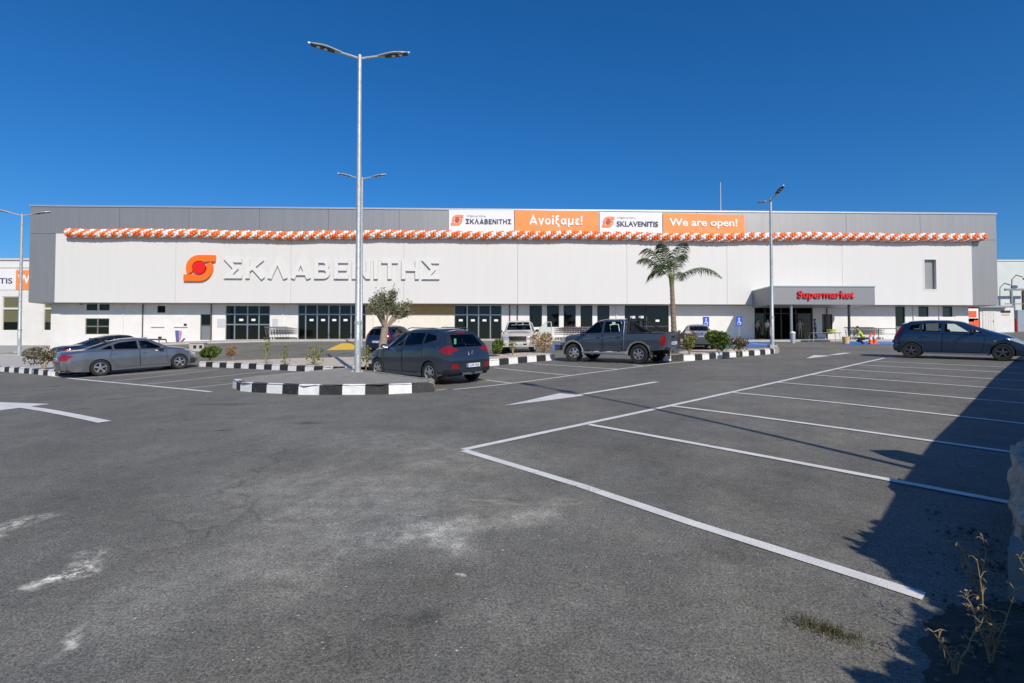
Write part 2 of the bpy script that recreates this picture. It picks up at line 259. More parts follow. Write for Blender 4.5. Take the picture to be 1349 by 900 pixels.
P0=Vector(at(610,593)); P1=Vector(at(1165,472)); D=(P1-P0).normalized(); BD=Vector((.667,-.745))
strip('parking_line',[tuple(P0),tuple(P1)],LW)
strip('bay_line',A((611,594),(760,639),(912,690),(1218,787)),LW)
for a,b in (((776,560),(1340,665)),((886,535.5),(1420,609)),((964,517.5),(1420,567)),((1022,504),(1420,538.5)),((1066,494),(1420,520)),((1100,486.5),(1420,507)),((1127,481),(1380,494)),((1148,476),(1345,485))):
    p,q=at(*a),at(*b); strip('bay_line',[p,q],LW*.95,lift=.0095)
strip('parking_line',A((68,495.5),(165,505.5),(278,516.5)),LW*1.1)
for a,b in (((100,499),(262,487)),((143,503.5),(290,486.5)),((186,507.5),(364,488)),((237,513),(312,505)),((575,514.6),(588,513))):
    strip('bay_line',A(a,b),LW*.8,lift=.0095)
strip('parking_line',A((597,513.5),(660,507),(760,494),(820,486),(905,476.5),(922,474)),LW)
for a,b in (((640,501),(676,505.5)),((652,485),(755,495.3)),((703,479.5),(815,486.8)),((834,481),(848,482.8))): strip('bay_line',A(a,b),LW*.8,lift=.0095)
ar=empty('lane_arrow',None,None); ar.parent=car_park
patch('arrow_head',A((663,535),(737,518.5),(770,521.5),(737,526)),LINE,parent=ar); strip('arrow_shaft',A((762,520.8),(865,503.5)),.17,lift=.011,parent=ar)
ar=empty('lane_arrow',None,None); ar.parent=car_park
patch('arrow_head',A((-40,530),(-20,529.5),(66,532.6),(0,541),(-30,543)),LINE,parent=ar); strip('arrow_shaft',A((20,535),(60,541),(138,556.5)),.20,lift=.011,parent=ar)
ar=empty('lane_arrow',None,None); ar.parent=car_park
patch('arrow_head',A((1062,472.5),(1072,468.2),(1096,468.8)),LINE,parent=ar); strip('arrow_shaft',A((1096,468),(1117,465.2)),.3,lift=.011,parent=ar)
patch('blue_bay',A((972,451.5),(1016,451.5),(1016,456.2),(982,457.5)),BLUE,n=2); patch('blue_bay',A((1112,449.5),(1245,449.5),(1245,454.3),(1112,454.3)),BLUE,n=2); patch('blue_bay',A((729,453),(748,453),(745,461.5),(727,461.5)),BLUE,n=2); patch('blue_bay',A((953,451.5),(962,451.5),(962,460),(953,460)),BLUE,n=2)
for a,b in (((990,453),(1010,454)),((1152,451.5),(1178,452.2)),((1200,451.5),(1236,452)),((733,458),(741,455.5))): strip('bay_symbol',A(a,b),.35,lift=.011)
patch('yellow_hatching',A((430,461.5),(450,452.5),(470,452.5),(466,461)),YEL,n=2)
# flakes of old white paint on the asphalt
def flakes(name,px,py,rx,ry,n,s):
    mb=MB(); cx,cy=at(px,py); ex,ey=at(px+rx,py); fx,fy=at(px,py-ry)
    for _ in range(n):
        a,b=random.gauss(0,.45),random.gauss(0,.45); x=cx+(ex-cx)*a+(fx-cx)*b; y=cy+(ey-cy)*a+(fy-cy)*b; k=random.randint(5,8); r=s*random.uniform(.3,1)*random.uniform(.5,1); an=random.random()*6
        pts=[]
        for i in range(k):
            t=2*math.pi*i/k; q=r*random.uniform(.6,1.2); u,v=q*1.5*math.cos(t),q*.8*math.sin(t); xx,yy=x+u*math.cos(an)-v*math.sin(an),y+u*math.sin(an)+v*math.cos(an); pts.append((xx,yy,g(xx,yy)+.006))
        mb.add(pts,[tuple(range(k))])
    return ob(name,mb,LINE,car_park,kind='stuff')
flakes('paint_flakes',560,690,260,60,30,.012); flakes('paint_flakes',700,780,420,110,60,.008); flakes('paint_flakes',300,800,260,90,40,.009)
# ------------------------------------------------------------------ traffic islands with painted kerb stones
def island(label,front,closed_back,kerb,first=0,hgt=.24,top=SAND,slen=.52,inset=.16,flip=False,name='traffic_island'):
    """front: ground polyline of the visible kerb; closed_back: the remaining outline"""
    isl=empty(name,label,None,kind='structure'); outline=front+closed_back
    bm=bmesh.new(); bm.faces.new([bm.verts.new((x,y,0)) for x,y in outline]); bmesh.ops.triangulate(bm,faces=bm.faces[:])
    for _ in range(3): bmesh.ops.subdivide_edges(bm,edges=bm.edges[:],cuts=1,use_grid_fill=True)
    for v in bm.verts: v.co.z=g(v.co.x,v.co.y)+hgt-.02+random.uniform(-.012,.012)
    me=bpy.data.meshes.new('island_top'); bm.to_mesh(me); bm.free(); me.materials.append(top); link('island_top',me,isl)
    def run(pts,k,plain=None):
        cx,cy=sum(p[0] for p in outline)/len(outline),sum(p[1] for p in outline)/len(outline); P=[]
        acc=0; seg=[(a,b,math.hypot(b[0]-a[0],b[1]-a[1])) for a,b in zip(pts,pts[1:])]; tot=sum(s[2] for s in seg); n=max(1,round(tot/slen)); st=tot/n
        def pos(s):
            for a,b,l in seg:
                if s<=l+1e-6: return (a[0]+(b[0]-a[0])*s/l,a[1]+(b[1]-a[1])*s/l)
                s-=l
            return pts[-1]
        for i in range(n):
            a,b=pos(i*st+.006),pos((i+1)*st-.006); dx,dy=b[0]-a[0],b[1]-a[1]; l=math.hypot(dx,dy); nx_,ny_=-dy/l,dx/l
            if (cx-a[0])*nx_+(cy-a[1])*ny_<0: nx_,ny_=-nx_,-ny_
            mb=MB(); vs=[]; hh=hgt+random.uniform(-.008,.008)
            for p in (a,b):
                z=g(*p)
                for o_,h in ((.0,-.05),(.012,hh*.80),(.045,hh),(inset,hh),(inset,-.05)): vs.append((p[0]+nx_*o_,p[1]+ny_*o_,z+h))
            mb.add(vs,[(0,1,6,5),(1,2,7,6),(2,3,8,7),(3,4,9,8),(0,4,3,2,1),(5,6,7,8,9)]); ob('kerb_stone',mb,plain if plain else (KB if (i+k)%2 else KW),isl)
        return k+n
    k=run(front,first)
    if kerb: run([front[-1]]+closed_back+[front[0]],k,kerb)
    return isl
isl_front=island('small triangular kerbed island of grey concrete carrying the tall lamp',A((306,511),(318,516),(400,520.5),(500,520),(573,516.5)),A((572,511))+[(-2.75,15.05),(-4.5,17.0),(-5.9,18.5),(-7.55,16.2)],CONC,top=CONC,slen=.56,hgt=.25)
TIP=(-4.3,18.95)
med=[at(262,483),at(340,486.5),at(434,491),at(470,491.5)]
island('sandy kerbed planting strip behind the silver sedan with weeds',med,[(-4.6,19.6),(-3.6,21.6),at(480,469,.24),at(380,471.5,.24),at(313,474,.24)],False,hgt=.23)
island('kerbed planting strip in front of the white pickup',A((598,486),(651,482),(690,478),(731,474.5)),[(1.3,25.6),(-.9,23.9),(-2.6,22.0)],False,first=1,hgt=.26)
rm=A((868,476),(900,475.5),(917,475),(950,472),(984,469.3),(1004,467.6),(1019,466.2),(1027,464))
island('kerbed planting island with round bushes and a lamp at the right',rm,[at(1022,460,.2),at(960,461,.2),at(900,463,.2)],CONC,hgt=.25,slen=.5)
li=A((-70,482),(0,489.5),(40,492.7),(64,495.3),(74,495.5),(92,494))
island('far left kerbed island with a lamp and a dry bush',li,[(-16.9,24.6),(-20,27.5),(-30,34),(-38,37.5),(-40,34)],False,first=1,hgt=.24,top=CONCL,slen=.5)
# ------------------------------------------------------------------ supermarket building
YAW=math.radians(1.76); DV=np.array([math.cos(YAW),math.sin(YAW),0]); NV=np.array([-math.sin(YAW),math.cos(YAW),0]); O=np.array([-41.0,44.3,2.96])
def W(px,py,dep=0):
    """(along, height) on the facade plane set back by dep, for a point of the photograph"""
    r=ray(px,py); t=((O-np.array([0,0,EYE]))@NV+dep)/(r@NV); p=r*t+np.array([0,0,EYE])-O; return float(p@DV),float(p[2])
B=empty('supermarket_building','long white and grey metal clad supermarket with recessed ground floor','building',tuple(O),YAW)
def u(px,dep=0): return W(px,420,dep)[0]
ZB=W(675,400)[1]; ZT=W(675,277.5)[1]; ZJ=W(675,312)[1]; UL=u(37); UR=u(1315); WL=u(72); WR=u(1281); RD=1.15; BD_=40.
core=MB().box(UL+.1,UR-.1,.30,BD_,ZB+.02,ZT-.15); core.box(u(67,RD)+.02,u(1276,RD)-.02,RD+3.6,BD_-.5,-1.6,ZB+.02); ob('building_core',core,GREYW,B)
ob('soffit',MB().box(UL+.02,UR-.02,.02,RD+.3,ZB-.03,ZB+.02),GREYC,B)
j=[37]+[155,247,340,431.5,525,622,722,820,919,1017.6,1116.6,1214.5]+[1315]
for a,b in zip(j,j[1:]): ob('grey_panel',MB().box(u(a)+.012,u(b)-.012,-.0,.3,ZJ+.012,ZT),GREYC,B)
ob('grey_panel',MB().box(UL+.012,WL-.01,0,.3,ZB,ZJ-.012),GREYC,B); ob('grey_panel',MB().box(WR+.01,UR-.012,0,.3,ZB,ZJ-.012),GREYC,B)
ob('side_panel',MB().box(UL-.02,UL+.01,.01,BD_,ZB,ZT),GREYC,B); ob('side_panel',MB().box(UR-.01,UR+.02,.01,BD_,ZB,ZT),GREYC,B)
wx0,wz1=W(1216,341.5); wx1,wz0=W(1233.5,382)
jw=[72,231,383,532,682,826,958]
for a,b in zip(jw,jw[1:]+[1110]): ob('white_panel',MB().box(u(a)+.010,u(b)-.010,-.07,.29,ZB-.02,ZJ-.01),white,B)
wp=MB().box(u(1110)+.010,wx0,-.07,.29,ZB-.02,ZJ-.01).box(wx1,WR,-.07,.29,ZB-.02,ZJ-.01).box(wx0,wx1,-.07,.29,ZB-.02,wz0).box(wx0,wx1,-.07,.29,wz1,ZJ-.01); ob('white_panel',wp,white,B)
hw=ob('high_window',MB().box(wx0+.05,wx1-.05,.20,.25,wz0+.05,wz1-.05),GREYC,B,label='tall narrow grey louvred window in the white cladding')
fr=MB()
for x0,x1,z0,z1 in ((wx0-.07,wx0+.05,wz0-.07,wz1+.07),(wx1-.05,wx1+.07,wz0-.07,wz1+.07),(wx0+.05,wx1-.05,wz0-.07,wz0+.05),(wx0+.05,wx1-.05,wz1-.05,wz1+.07)): fr.box(x0,x1,-.09,.19,z0,z1)
ob('window_frame',fr,white,hw)
ob('roof_coping',MB().box(UL-.05,UR+.05,-.06,.4,ZT,ZT+.14),mat('coping',(.55,.55,.55),.4,.6,.05),B)
# ground floor wall, cut round its openings
OPEN=[(264,279.5,414,None,'door'),(297,355.5,402.5,None,'glass'),(392.5,482,400,None,'glass'),(598.5,661,401,None,'glass'),(823,881,401.5,None,'glass'),(994,1071,402,None,'entrance'),
 (112.5,144,419.5,440.5,'win4'),(113.5,128,398.9,409,'win'),(130.5,144,398.9,409,'win'),(207,217.5,403,412,'vent'),
 (697.5,714,402.5,431,'win'),(720.5,736.5,402.5,431,'win'),(742.5,758.5,402.5,431,'win'),(764.8,780.5,402.5,431,'win'),(786.8,803,402.5,431,'win'),
 (1179.5,1192.5,403.5,None,'door'),(1210,1223.5,403.5,417.5,'win'),(1242,1255,403.5,417.5,'win'),(1083,1096.5,414,440,'dark')]
rects=[]
for a,b,t,bt,k in OPEN:
    z1=min(W(a,t,RD)[1],ZB-.05); z0=-0.05 if bt is None else W(a,bt,RD)[1]; rects.append((u(a,RD),u(b,RD),z0,z1,k))
def wallseg(px0,px1,m,name='render_wall'):
    x0,x1=u(px0,RD),u(px1,RD); mb=MB(); rs=sorted([r for r in rects if r[1]>x0 and r[0]<x1]); xs=sorted({x0,x1,*[min(max(v,x0),x1) for r in rs for v in r[:2]]})
    for a,b in zip(xs,xs[1:]):
        if b-a<1e-4: continue
        hol=sorted([(r[2],r[3]) for r in rs if r[0]<=a+1e-4 and r[1]>=b-1e-4]); z=-1.6
        for h0,h1 in hol:
            if h0>z: mb.box(a,b,RD,RD+.25,z,h0)
            z=h1
        if z<ZB-.031: mb.box(a,b,RD,RD+.25,z,ZB-.031)
    ob(name,mb,m,B)
ws=[67,163,188,278.2,372,482]
for a,b in zip(ws,ws[1:]): wallseg(a,b,LOWW)
wallseg(482,598.5,CREAM,'cream_wall'); ob('tan_band',MB().box(u(482,RD)+.01,u(598.5,RD)-.01,RD-.035,RD-.001,W(540,414.5,RD)[1],ZB-.035),mat('tan_panel',(.42,.29,.13),.7,0,.06,2),B)
for a,b in zip([598.5,671,760,812,884],[671,760,812,884,1083]): wallseg(a,b,LOWW)
wallseg(1083,1276,LOWW)
ob('shop_floor',MB().box(u(67,RD)+.3,u(1276,RD)-.3,RD+.251,RD+3.6,-.10,-.012),mat('shop_floor_tile',(.14,.14,.135),.35,0,.1,2),B)
for xw in (u(67,RD)+.28,u(1276,RD)-.28): ob('inner_wall',MB().box(xw-.02,xw+.02,RD+.26,RD+3.6,-.1,ZB-.04),GREYW,B)
rsh=random.Random(5)
for q in range(34):
    x=u(300,RD)+(u(880,RD)-u(300,RD))*(q+rsh.random()*.6)/34; hh=rsh.uniform(.7,1.7); dd=RD+rsh.uniform(1.2,2.9); sh=ob('display_shelf',MB().box(x-rsh.uniform(.3,.8),x+rsh.uniform(.3,.8),dd,dd+.5,-.01,hh),mat('shelf_'+('grey','red','wood','pale')[q%4],((.12,.12,.13),(.22,.05,.04),(.17,.11,.06),(.28,.28,.27))[q%4],.6,0,.2,3),B)
def glazed(x0,x1,z0,z1,bars,trans,nm,lab=None,notes=0,d=RD+.10,fm=ALU,parent=B):
    """framed glazing: bars = positions 0..1 of the uprights, trans = heights of the transoms"""
    r=empty(nm,lab); r.parent=parent; f=.055
    xs=[x0]+[x0+(x1-x0)*b for b in bars]+[x1]; zs=[z0]+[t for t in trans]+[z1]; fb=MB()
    for i,x in enumerate(xs): e=f if 0<i<len(xs)-1 else f; fb.box(x-e if i else x,x+e if i<len(xs)-1 else x,d-.05,d+.05,z0,z1)
    for k,z in enumerate(zs):
        for i in range(len(xs)-1): fb.box(xs[i]+f,xs[i+1]-f,d-.045,d+.045,z-(f if k else 0),z+(f if k<len(zs)-1 else 0))
    ob('frame',fb,fm,r)
    for i in range(len(xs)-1):
        for k in range(len(zs)-1):
            ob('pane',MB().box(xs[i]+f,xs[i+1]-f,d-.006+random.uniform(-.003,.003),d+.006,zs[k]+(f if k else 0),zs[k+1]-f),DGLASS,r)
    for i in range(notes):
        c=(xs[i+1]+xs[i+2])/2 if len(xs)>notes+1 else (xs[i]+xs[i+1])/2; ob('notice',MB().box(c-.17,c+.17,d-.022,d-.012,1.62,1.80),WTXT,r)
    return r
for x0,x1,z0,z1,k in rects:
    if k=='door':
        r=empty('service_door'); r.parent=B; ob('pane',MB().box(x0+.06,x1-.06,RD+.1,RD+.12,1.25,z1-.06),DGLASS,r); ob('door_leaf',MB().box(x0+.06,x1-.06,RD+.09,RD+.13,-.03,1.2),mat('door_grey',(.22,.23,.24),.5,.2,.05),r)
        fb=MB().box(x0,x0+.06,RD+.02,RD+.2,-.05,z1).box(x1-.06,x1,RD+.02,RD+.2,-.05,z1).box(x0+.06,x1-.06,RD+.02,RD+.2,z1-.06,z1).box(x0+.06,x1-.06,RD+.03,RD+.19,1.2,1.25); ob('frame',fb,mat('door_green_frame',(.12,.17,.15),.5,.2,.05),r)
    elif k=='win': glazed(x0,x1,z0,z1,[],[],'window',fm=DARKF)
    elif k=='win4': glazed(x0,x1,z0,z1,[.5],[(z0+z1)/2],'window',fm=mat('bronze_frame',(.2,.2,.17),.5,.3,.05))
    elif k=='vent':
        r=empty('vent'); r.parent=B; ob('grille',MB().box(x0,x1,RD+.1,RD+.15,z0,z1),DARK,r); v=MB()
        for q in range(5): zz=z0+(q+.5)*(z1-z0)/5; v.obox(((x0+x1)/2,RD+.06,zz),(1,0,0),(0,1,-.6),(0,.6,1),(x1-x0)/2-.01,.04,.008)
        ob('slat',v,DARKF,r)
    elif k=='dark': r=empty('service_door','dark brown glazed side door beside the entrance'); r.parent=B; ob('pane',MB().box(x0+.05,x1-.05,RD+.1,RD+.12,z0+.05,z1-.05),mat('brown_glass',(.05,.03,.025),.1,0,.4,2),r); ob('frame',MB().box(x0,x0+.05,RD+.02,RD+.2,z0,z1).box(x1-.05,x1,RD+.02,RD+.2,z0,z1).box(x0+.05,x1-.05,RD+.02,RD+.2,z1-.05,z1).box(x0+.05,x1-.05,RD+.02,RD+.2,z0,z0+.05),DARKF,r)
ZD=2.2
G=[r for r in rects if r[4]=='glass']
glazed(*G[0][:4],[.20,.49,.75],[1.3,ZD],'glazed_door',notes=2); glazed(*G[1][:4],[.11,.28,.45,.61,.78],[ZD],'glazed_door',notes=4); glazed(*G[2][:4],[.27,.51,.76],[ZD],'glazed_door',notes=4); glazed(*G[3][:4],[.5],[1.2],'shop_window',notes=2,fm=DARKF)
x0,x1,z0,z1,_=[r for r in rects if r[4]=='entrance'][0]
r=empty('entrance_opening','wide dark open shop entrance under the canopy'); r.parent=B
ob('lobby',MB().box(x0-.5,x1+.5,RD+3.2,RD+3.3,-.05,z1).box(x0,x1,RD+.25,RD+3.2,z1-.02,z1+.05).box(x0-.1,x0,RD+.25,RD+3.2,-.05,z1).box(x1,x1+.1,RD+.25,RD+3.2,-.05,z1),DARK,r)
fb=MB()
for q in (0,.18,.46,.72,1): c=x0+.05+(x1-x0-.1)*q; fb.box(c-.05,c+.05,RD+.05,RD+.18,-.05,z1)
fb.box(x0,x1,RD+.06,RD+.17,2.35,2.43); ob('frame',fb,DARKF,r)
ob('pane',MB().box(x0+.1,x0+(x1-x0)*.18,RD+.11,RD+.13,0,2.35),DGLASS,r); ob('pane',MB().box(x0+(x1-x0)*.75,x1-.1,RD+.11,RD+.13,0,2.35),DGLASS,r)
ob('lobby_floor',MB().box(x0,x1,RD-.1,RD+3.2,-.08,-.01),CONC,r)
for px in (163,188.5,278.5,372.5,492.5,671.5,681.5,812,1089,1203,1237): ob('downpipe',MB().tube([(u(px,RD),RD-.06,-.6),(u(px,RD),RD-.06,ZB-.04)],.035 if px in(163,) else .05,8),PIPE if px in(671.5,681.5,188.5,278.5,1089) else LOWW,B,True)
for a,b,t,bt in ((286.5,296.5,420,431),(359,366.5,420,431)): ob('notice_board',MB().box(u(a,RD),u(b,RD),RD-.04,RD,W(a,bt,RD)[1],W(a,t,RD)[1]),mat('pale_board',(.55,.55,.58),.5,0,.06),B)
for a,b,t,bt in ((201,216.5,416,429.5),(231,247,416,429.5)): 
    z0,z1=W(a,bt,RD)[1],W(a,t,RD)[1]; ob('blind_window',MB().box(u(a,RD),u(b,RD),RD-.05,RD,z0,z1).box(u(a,RD)-.05,u(b,RD)+.05,RD-.13,RD,z0-.09,z0),LOWW,B)
for px,py in ((192,446),(211.5,445),(245,428),(108,400)): x,z=W(px,py,RD); ob('wall_light',MB().box(x-.10,x+.10,RD-.16,RD,z-.09,z+.09).box(x-.04,x+.04,RD-.22,RD-.16,z-.03,z+.05),BLACKP,B)
def mwall(x,y,z): return Vector((O+DV*x+NV*y+np.array([0,0,z])).tolist())
# pavement in front of the shop
pv=MB(); n=168
for dx in range(n+1):
    x=u(70)+(u(1278)-u(70))*dx/n
    for d in (-3.6,-1.2,1.2):
        p=mwall(x,d,0); pv.v.append((p.x,p.y,min(g(p.x,p.y)+.10,2.95)))
    p=mwall(x,-3.62,0); pv.v.append((p.x,p.y,g(p.x,p.y)-.1))
for i in range(n):
    a=i*4; b=a+4; pv.f+=[(a,b,b+1,a+1),(a+1,b+1,b+2,a+2),(a+3,b+3,b,a)]; pv.m+=[0,0,0]
ob('pavement',pv,CONCL,label='pale pavement along the foot of the shop wall',kind='structure')
# ------------------------------------------------------------------ lettering
def textmesh(s,bold=.03,extr=.02,res=4):
    cu=bpy.data.curves.new('lettering','FONT'); cu.body=s; cu.offset=bold; cu.extrude=extr; cu.resolution_u=res; cu.fill_mode='BOTH'
    o=bpy.data.objects.new('lettering',cu); COL.objects.link(o); dg=bpy.context.evaluated_depsgraph_get(); dg.update()
    me=bpy.data.meshes.new_from_object(o.evaluated_get(dg)); bpy.data.objects.remove(o); bpy.data.curves.remove(cu)
    V=np.array([v.co[:] for v in me.vertices]); F=[tuple(p.vertices) for p in me.polygons]; bpy.data.meshes.remove(me)
    V[:,0]-=V[:,0].min(); V[:,0]/=V[:,0].max(); V[:,1]-=V[:,1].min(); V[:,1]/=V[:,1].max(); V[:,2]-=V[:,2].min(); V[:,2]/=max(V[:,2].max(),1e-6); return V,F
def lettering(name,s,x0,x1,z0,z1,d,dep,m,parent,bold=.03,split=False):
    V,F=textmesh(s,bold); P=np.c_[x0+V[:,0]*(x1-x0),d-V[:,2]*dep,z0+V[:,1]*(z1-z0)]
    if not split: mb=MB(); mb.add(P,F); return ob(name,mb,m,parent)
    par=list(range(len(P)))
    def fi(i):
        while par[i]!=i: par[i]=par[par[i]]; i=par[i]
        return i
    for f in F:
        for k in f[1:]: par[fi(k)]=fi(f[0])
    # duplicate rims are joined by position in the plane
    pos={}
    for i,p in enumerate(P):
        k=(round(p[0],4),round(p[2],4)); 
        if k in pos: par[fi(i)]=fi(pos[k])
        else: pos[k]=i
    isl={}
    for f in F: isl.setdefault(fi(f[0]),[]).append(f)
    for k,fs in sorted(isl.items(),key=lambda kv:P[kv[0]][0]):
        ids=sorted({i for f in fs for i in f}); mp={a:b for b,a in enumerate(ids)}; mb=MB(); mb.add(P[ids],[tuple(mp[i] for i in f) for f in fs]); ob(name,mb,m,parent)
def _arc(cx,cy,rx,ry,a0,a1,n=9): return [(cx+rx*math.cos(math.radians(a0+(a1-a0)*i/n)),cy+ry*math.sin(math.radians(a0+(a1-a0)*i/n))) for i in range(n+1)]
def glyph(c,h):
    q=1-h; bow=lambda x,cy,r,s0,y0: [(s0,cy+r),(x,cy+r)]+_arc(x,cy,r*1.0,r,80,-80,8)+[(x,cy-r),(s0,cy-r)]
    G={'Σ':(.80,[[(.78,q),(.15,q),(.50,.5),(.15,h),(.80,h)]]),'Κ':(.86,[[(h,0),(h,1)],[(.78,1),(h+.06,.42)],[(.32,.60),(.82,0)]]),'Λ':(.92,[[(h*.9,0),(.46,.93),(.92-h*.9,0)]]),
     'Α':(.92,[[(h*.9,0),(.46,.93),(.92-h*.9,0)],[(.22,.27),(.70,.27)]]),'Β':(.76,[[(h,0),(h,1)],bow(.42,(q+.52)/2,(q-.52)/2,h,0),bow(.44,(.52+h)/2,(.52-h)/2,h,0)]),
     'Ε':(.68,[[(h,0),(h,1)],[(h,q),(.66,q)],[(h,.51),(.60,.51)],[(h,h),(.68,h)]]),'Ν':(.86,[[(h,0),(h,1)],[(.86-h,0),(.86-h,1)],[(h+.02,.96),(.84-h,.04)]]),'Ι':(2*h,[[(h,0),(h,1)]]),'Τ':(.78,[[(0,q),(.78,q)],[(.39,0),(.39,q)]]),
     'Η':(.84,[[(h,0),(h,1)],[(.84-h,0),(.84-h,1)],[(h,.51),(.84-h,.51)]]),'Υ':(.82,[[(.05,1),(.41,.42),(.77,1)],[(.41,0),(.41,.45)]]),'Π':(.82,[[(h,0),(h,q),(.82-h,q),(.82-h,0)]]),'Γ':(.62,[[(h,0),(h,q),(.62,q)]]),'Ο':(.96,[_arc(.48,.5,.48-h,.5-h,0,360,20)]),
     'Ρ':(.72,[[(h,0),(h,1)],bow(.40,.68,q-.68,h,0)]),'Ξ':(.70,[[(0,q),(.7,q)],[(.06,.5),(.64,.5)],[(0,h),(.7,h)]]),'Δ':(.9,[[(.1,h),(.45,.90),(.80,h),(.1,h)]]),
     'ν':(.60,[[(.07,.72),(.30,.06),(.53,.72)]]),'ο':(.66,[_arc(.33,.36,.33-h,.36-h,0,360,16)]),'ί':(.22,[[(.11,0),(.11,.72)],[(.07,.84),(.20,1.04)]]),'ξ':(.52,[[(.48,.98),(.24,.95),(.14,.80),(.24,.66),(.44,.62)],[(.40,.61),(.18,.54),(.10,.36),(.16,.14),(.38,.04),(.46,-.08),(.34,-.22)]]),
     'α':(.70,[_arc(.30,.36,.30-h,.36-h,0,360,16),[(.56,.72),(.56,.16),(.68,.05)]]),'μ':(.64,[[(h,-.24),(h,.72)],[(h,.34),(.15,.12),(.30,.06),(.46,.14),(.52,.34)],[(.64-h,0),(.64-h,.72)]]),'ε':(.54,[[(.50,.60),(.30,.66),(.15,.54),(.28,.40),(.40,.38)],[(.30,.385),(.11,.25),(.18,.08),(.34,.06),(.51,.14)]]),'!':(.22,[[(.11,.30),(.11,1)],[(.11,0),(.11,.18)]]),' ':(.3,[])}
    return G[c]
def greek(name,txt_,x0,x1,zb,zc,d,dep,m,parent,sw=.18,gap=.16,split=False):
    h=sw/2; W_=sum(glyph(c,h)[0] for c in txt_)+gap*(len(txt_)-1); k=(x1-x0)/W_; v=zc-zb; cur=0; mb=MB(); st=.0025 if dep>.05 else .0006
    for c in txt_:
        wd,strokes=glyph(c,h)
        if split: mb=MB()
        for q,pl in enumerate(strokes):
            closed=math.hypot(pl[0][0]-pl[-1][0],pl[0][1]-pl[-1][1])<1e-6 and len(pl)>2; P=pl[:-1] if closed else pl; L=[];R=[]; n=len(P)
            for i in range(n):
                a=P[i-1] if (i>0 or closed) else None; b=P[(i+1)%n] if (i<n-1 or closed) else None
                d1=Vector((P[i][0]-a[0],P[i][1]-a[1])).normalized() if a else None; d2=Vector((b[0]-P[i][0],b[1]-P[i][1])).normalized() if b else None
                t=((d1 or d2)+(d2 or d1)).normalized(); nn=Vector((-t.y,t.x)); ml=h/max(.38,abs(nn.dot(Vector((-(d2 or d1).y,(d2 or d1).x))))); L.append((P[i][0]+nn.x*ml,P[i][1]+nn.y*ml)); R.append((P[i][0]-nn.x*ml,P[i][1]-nn.y*ml))
            if closed: L.append(L[0]); R.append(R[0])
            f=lambda p,dd: (x0+(cur+p[0])*k,dd,zb+p[1]*v); m_=len(L); fr_=d-dep-st*q
            vs=[f(p,fr_) for p in L]+[f(p,fr_) for p in R]+[f(p,d) for p in L]+[f(p,d) for p in R]; fs=[]
            for i in range(m_-1): fs+=[(i,m_+i,m_+i+1,i+1),(2*m_+i,i,i+1,2*m_+i+1),(m_+i,3*m_+i,3*m_+i+1,m_+i+1)]
            if not closed: fs+=[(0,2*m_,3*m_,m_),(m_-1,2*m_-1,4*m_-1,3*m_-1)]
            mb.add(vs,fs)
        cur+=wd+gap
        if split and strokes: ob(name,mb,m,parent)
    if not split: return ob(name,mb,m,parent)
def emblem(parent,cx,cz,R,d,dep,mo,mr_,rd=.47):
    for sgn,nm in ((1,'upper_hook'),(-1,'lower_hook')):
        r=.56*R; arc=[(R*math.cos(math.radians(a)),R*math.sin(math.radians(a))) for a in range(90,214,8)]; inn=[(r*math.cos(math.radians(a)),r*math.sin(math.radians(a))) for a in range(206,50,-8)]
        poly=arc+inn+[(.62*R,.50*R),(1.17*R,.50*R),(1.17*R,R)]; poly=[(sgn*a,sgn*b) for a,b in poly]
        bm=bmesh.new(); f=bm.faces.new([bm.verts.new((cx+a,d,cz+b)) for a,b in poly]); e=bmesh.ops.extrude_face_region(bm,geom=[f]); bmesh.ops.translate(bm,verts=[v for v in e['geom'] if isinstance(v,bmesh.types.BMVert)],vec=(0,-dep,0)); bmesh.ops.recalc_face_normals(bm,faces=bm.faces); bmesh.ops.triangulate(bm,faces=bm.faces)
        me=bpy.data.meshes.new(nm); bm.to_mesh(me); bm.free(); me.materials.append(mo); link(nm,me,parent)
    ob('emblem_disc',MB().lathe([(0,d),(rd*R,d),(rd*R,d-dep*1.25),(0,d-dep*1.25)],24,'y',(cx,0,cz)),mr_,parent)
DS=-.075
sg=empty('shop_sign','big raised white letters and orange swirl emblem on the white cladding','sign',tuple(O),YAW)
x0,zt=W(298,341.5); x1,zb=W(579.5,368.5); greek('letter','ΣΚΛΑΒΕΝΙΤΗΣ',x0,x1,zb,zt,DS-.07,.12,mat('letter_white',(.74,.73,.71),.4,0,.02),sg,.19,.17,True)
ex,ez=W(264.8,353.8); emblem(sg,ex,ez,W(264,336.8)[1]-ez,DS,.22,SIGNO,SIGNR)
def banner(label,a,b,t0,t1,bt,m,build):
    r=empty('banner',label,'banner',tuple(O),YAW,'opening banners along the top of the facade'); x0,z1=W(a,t0); x1,z2=W(b,t1); zb=W((a+b)/2,bt)[1]; mb=MB(); n=24; vs=[]
    for i in range(n+1):
        f=i/n; x=x0+(x1-x0)*f
        for q in range(7): zz=zb+(z1+(z2-z1)*f-zb)*q/6; vs.append((x,-.10+.022*math.sin(f*9+q*.9+a)*math.sin(math.pi*min(1,q/5+.1)) ,zz))
    mb.add(vs,[(i*7+q,i*7+7+q,i*7+8+q,i*7+q+1) for i in range(n) for q in range(6)]); mb.add([(p[0],p[1]+.012,p[2]) for p in vs],[(i*7+q+1,i*7+8+q,i*7+7+q,i*7+q) for i in range(n) for q in range(6)])
    ob('sheet',mb,m,r,True); build(r)
    for x in (x0+.1,x1-.1): ob('tie',MB().tube([(x,-.1,z1-.06 if x<(x0+x1)/2 else z2-.06),(x,-.04,ZT-.02)],.012,5),WTXT,r)
    return r
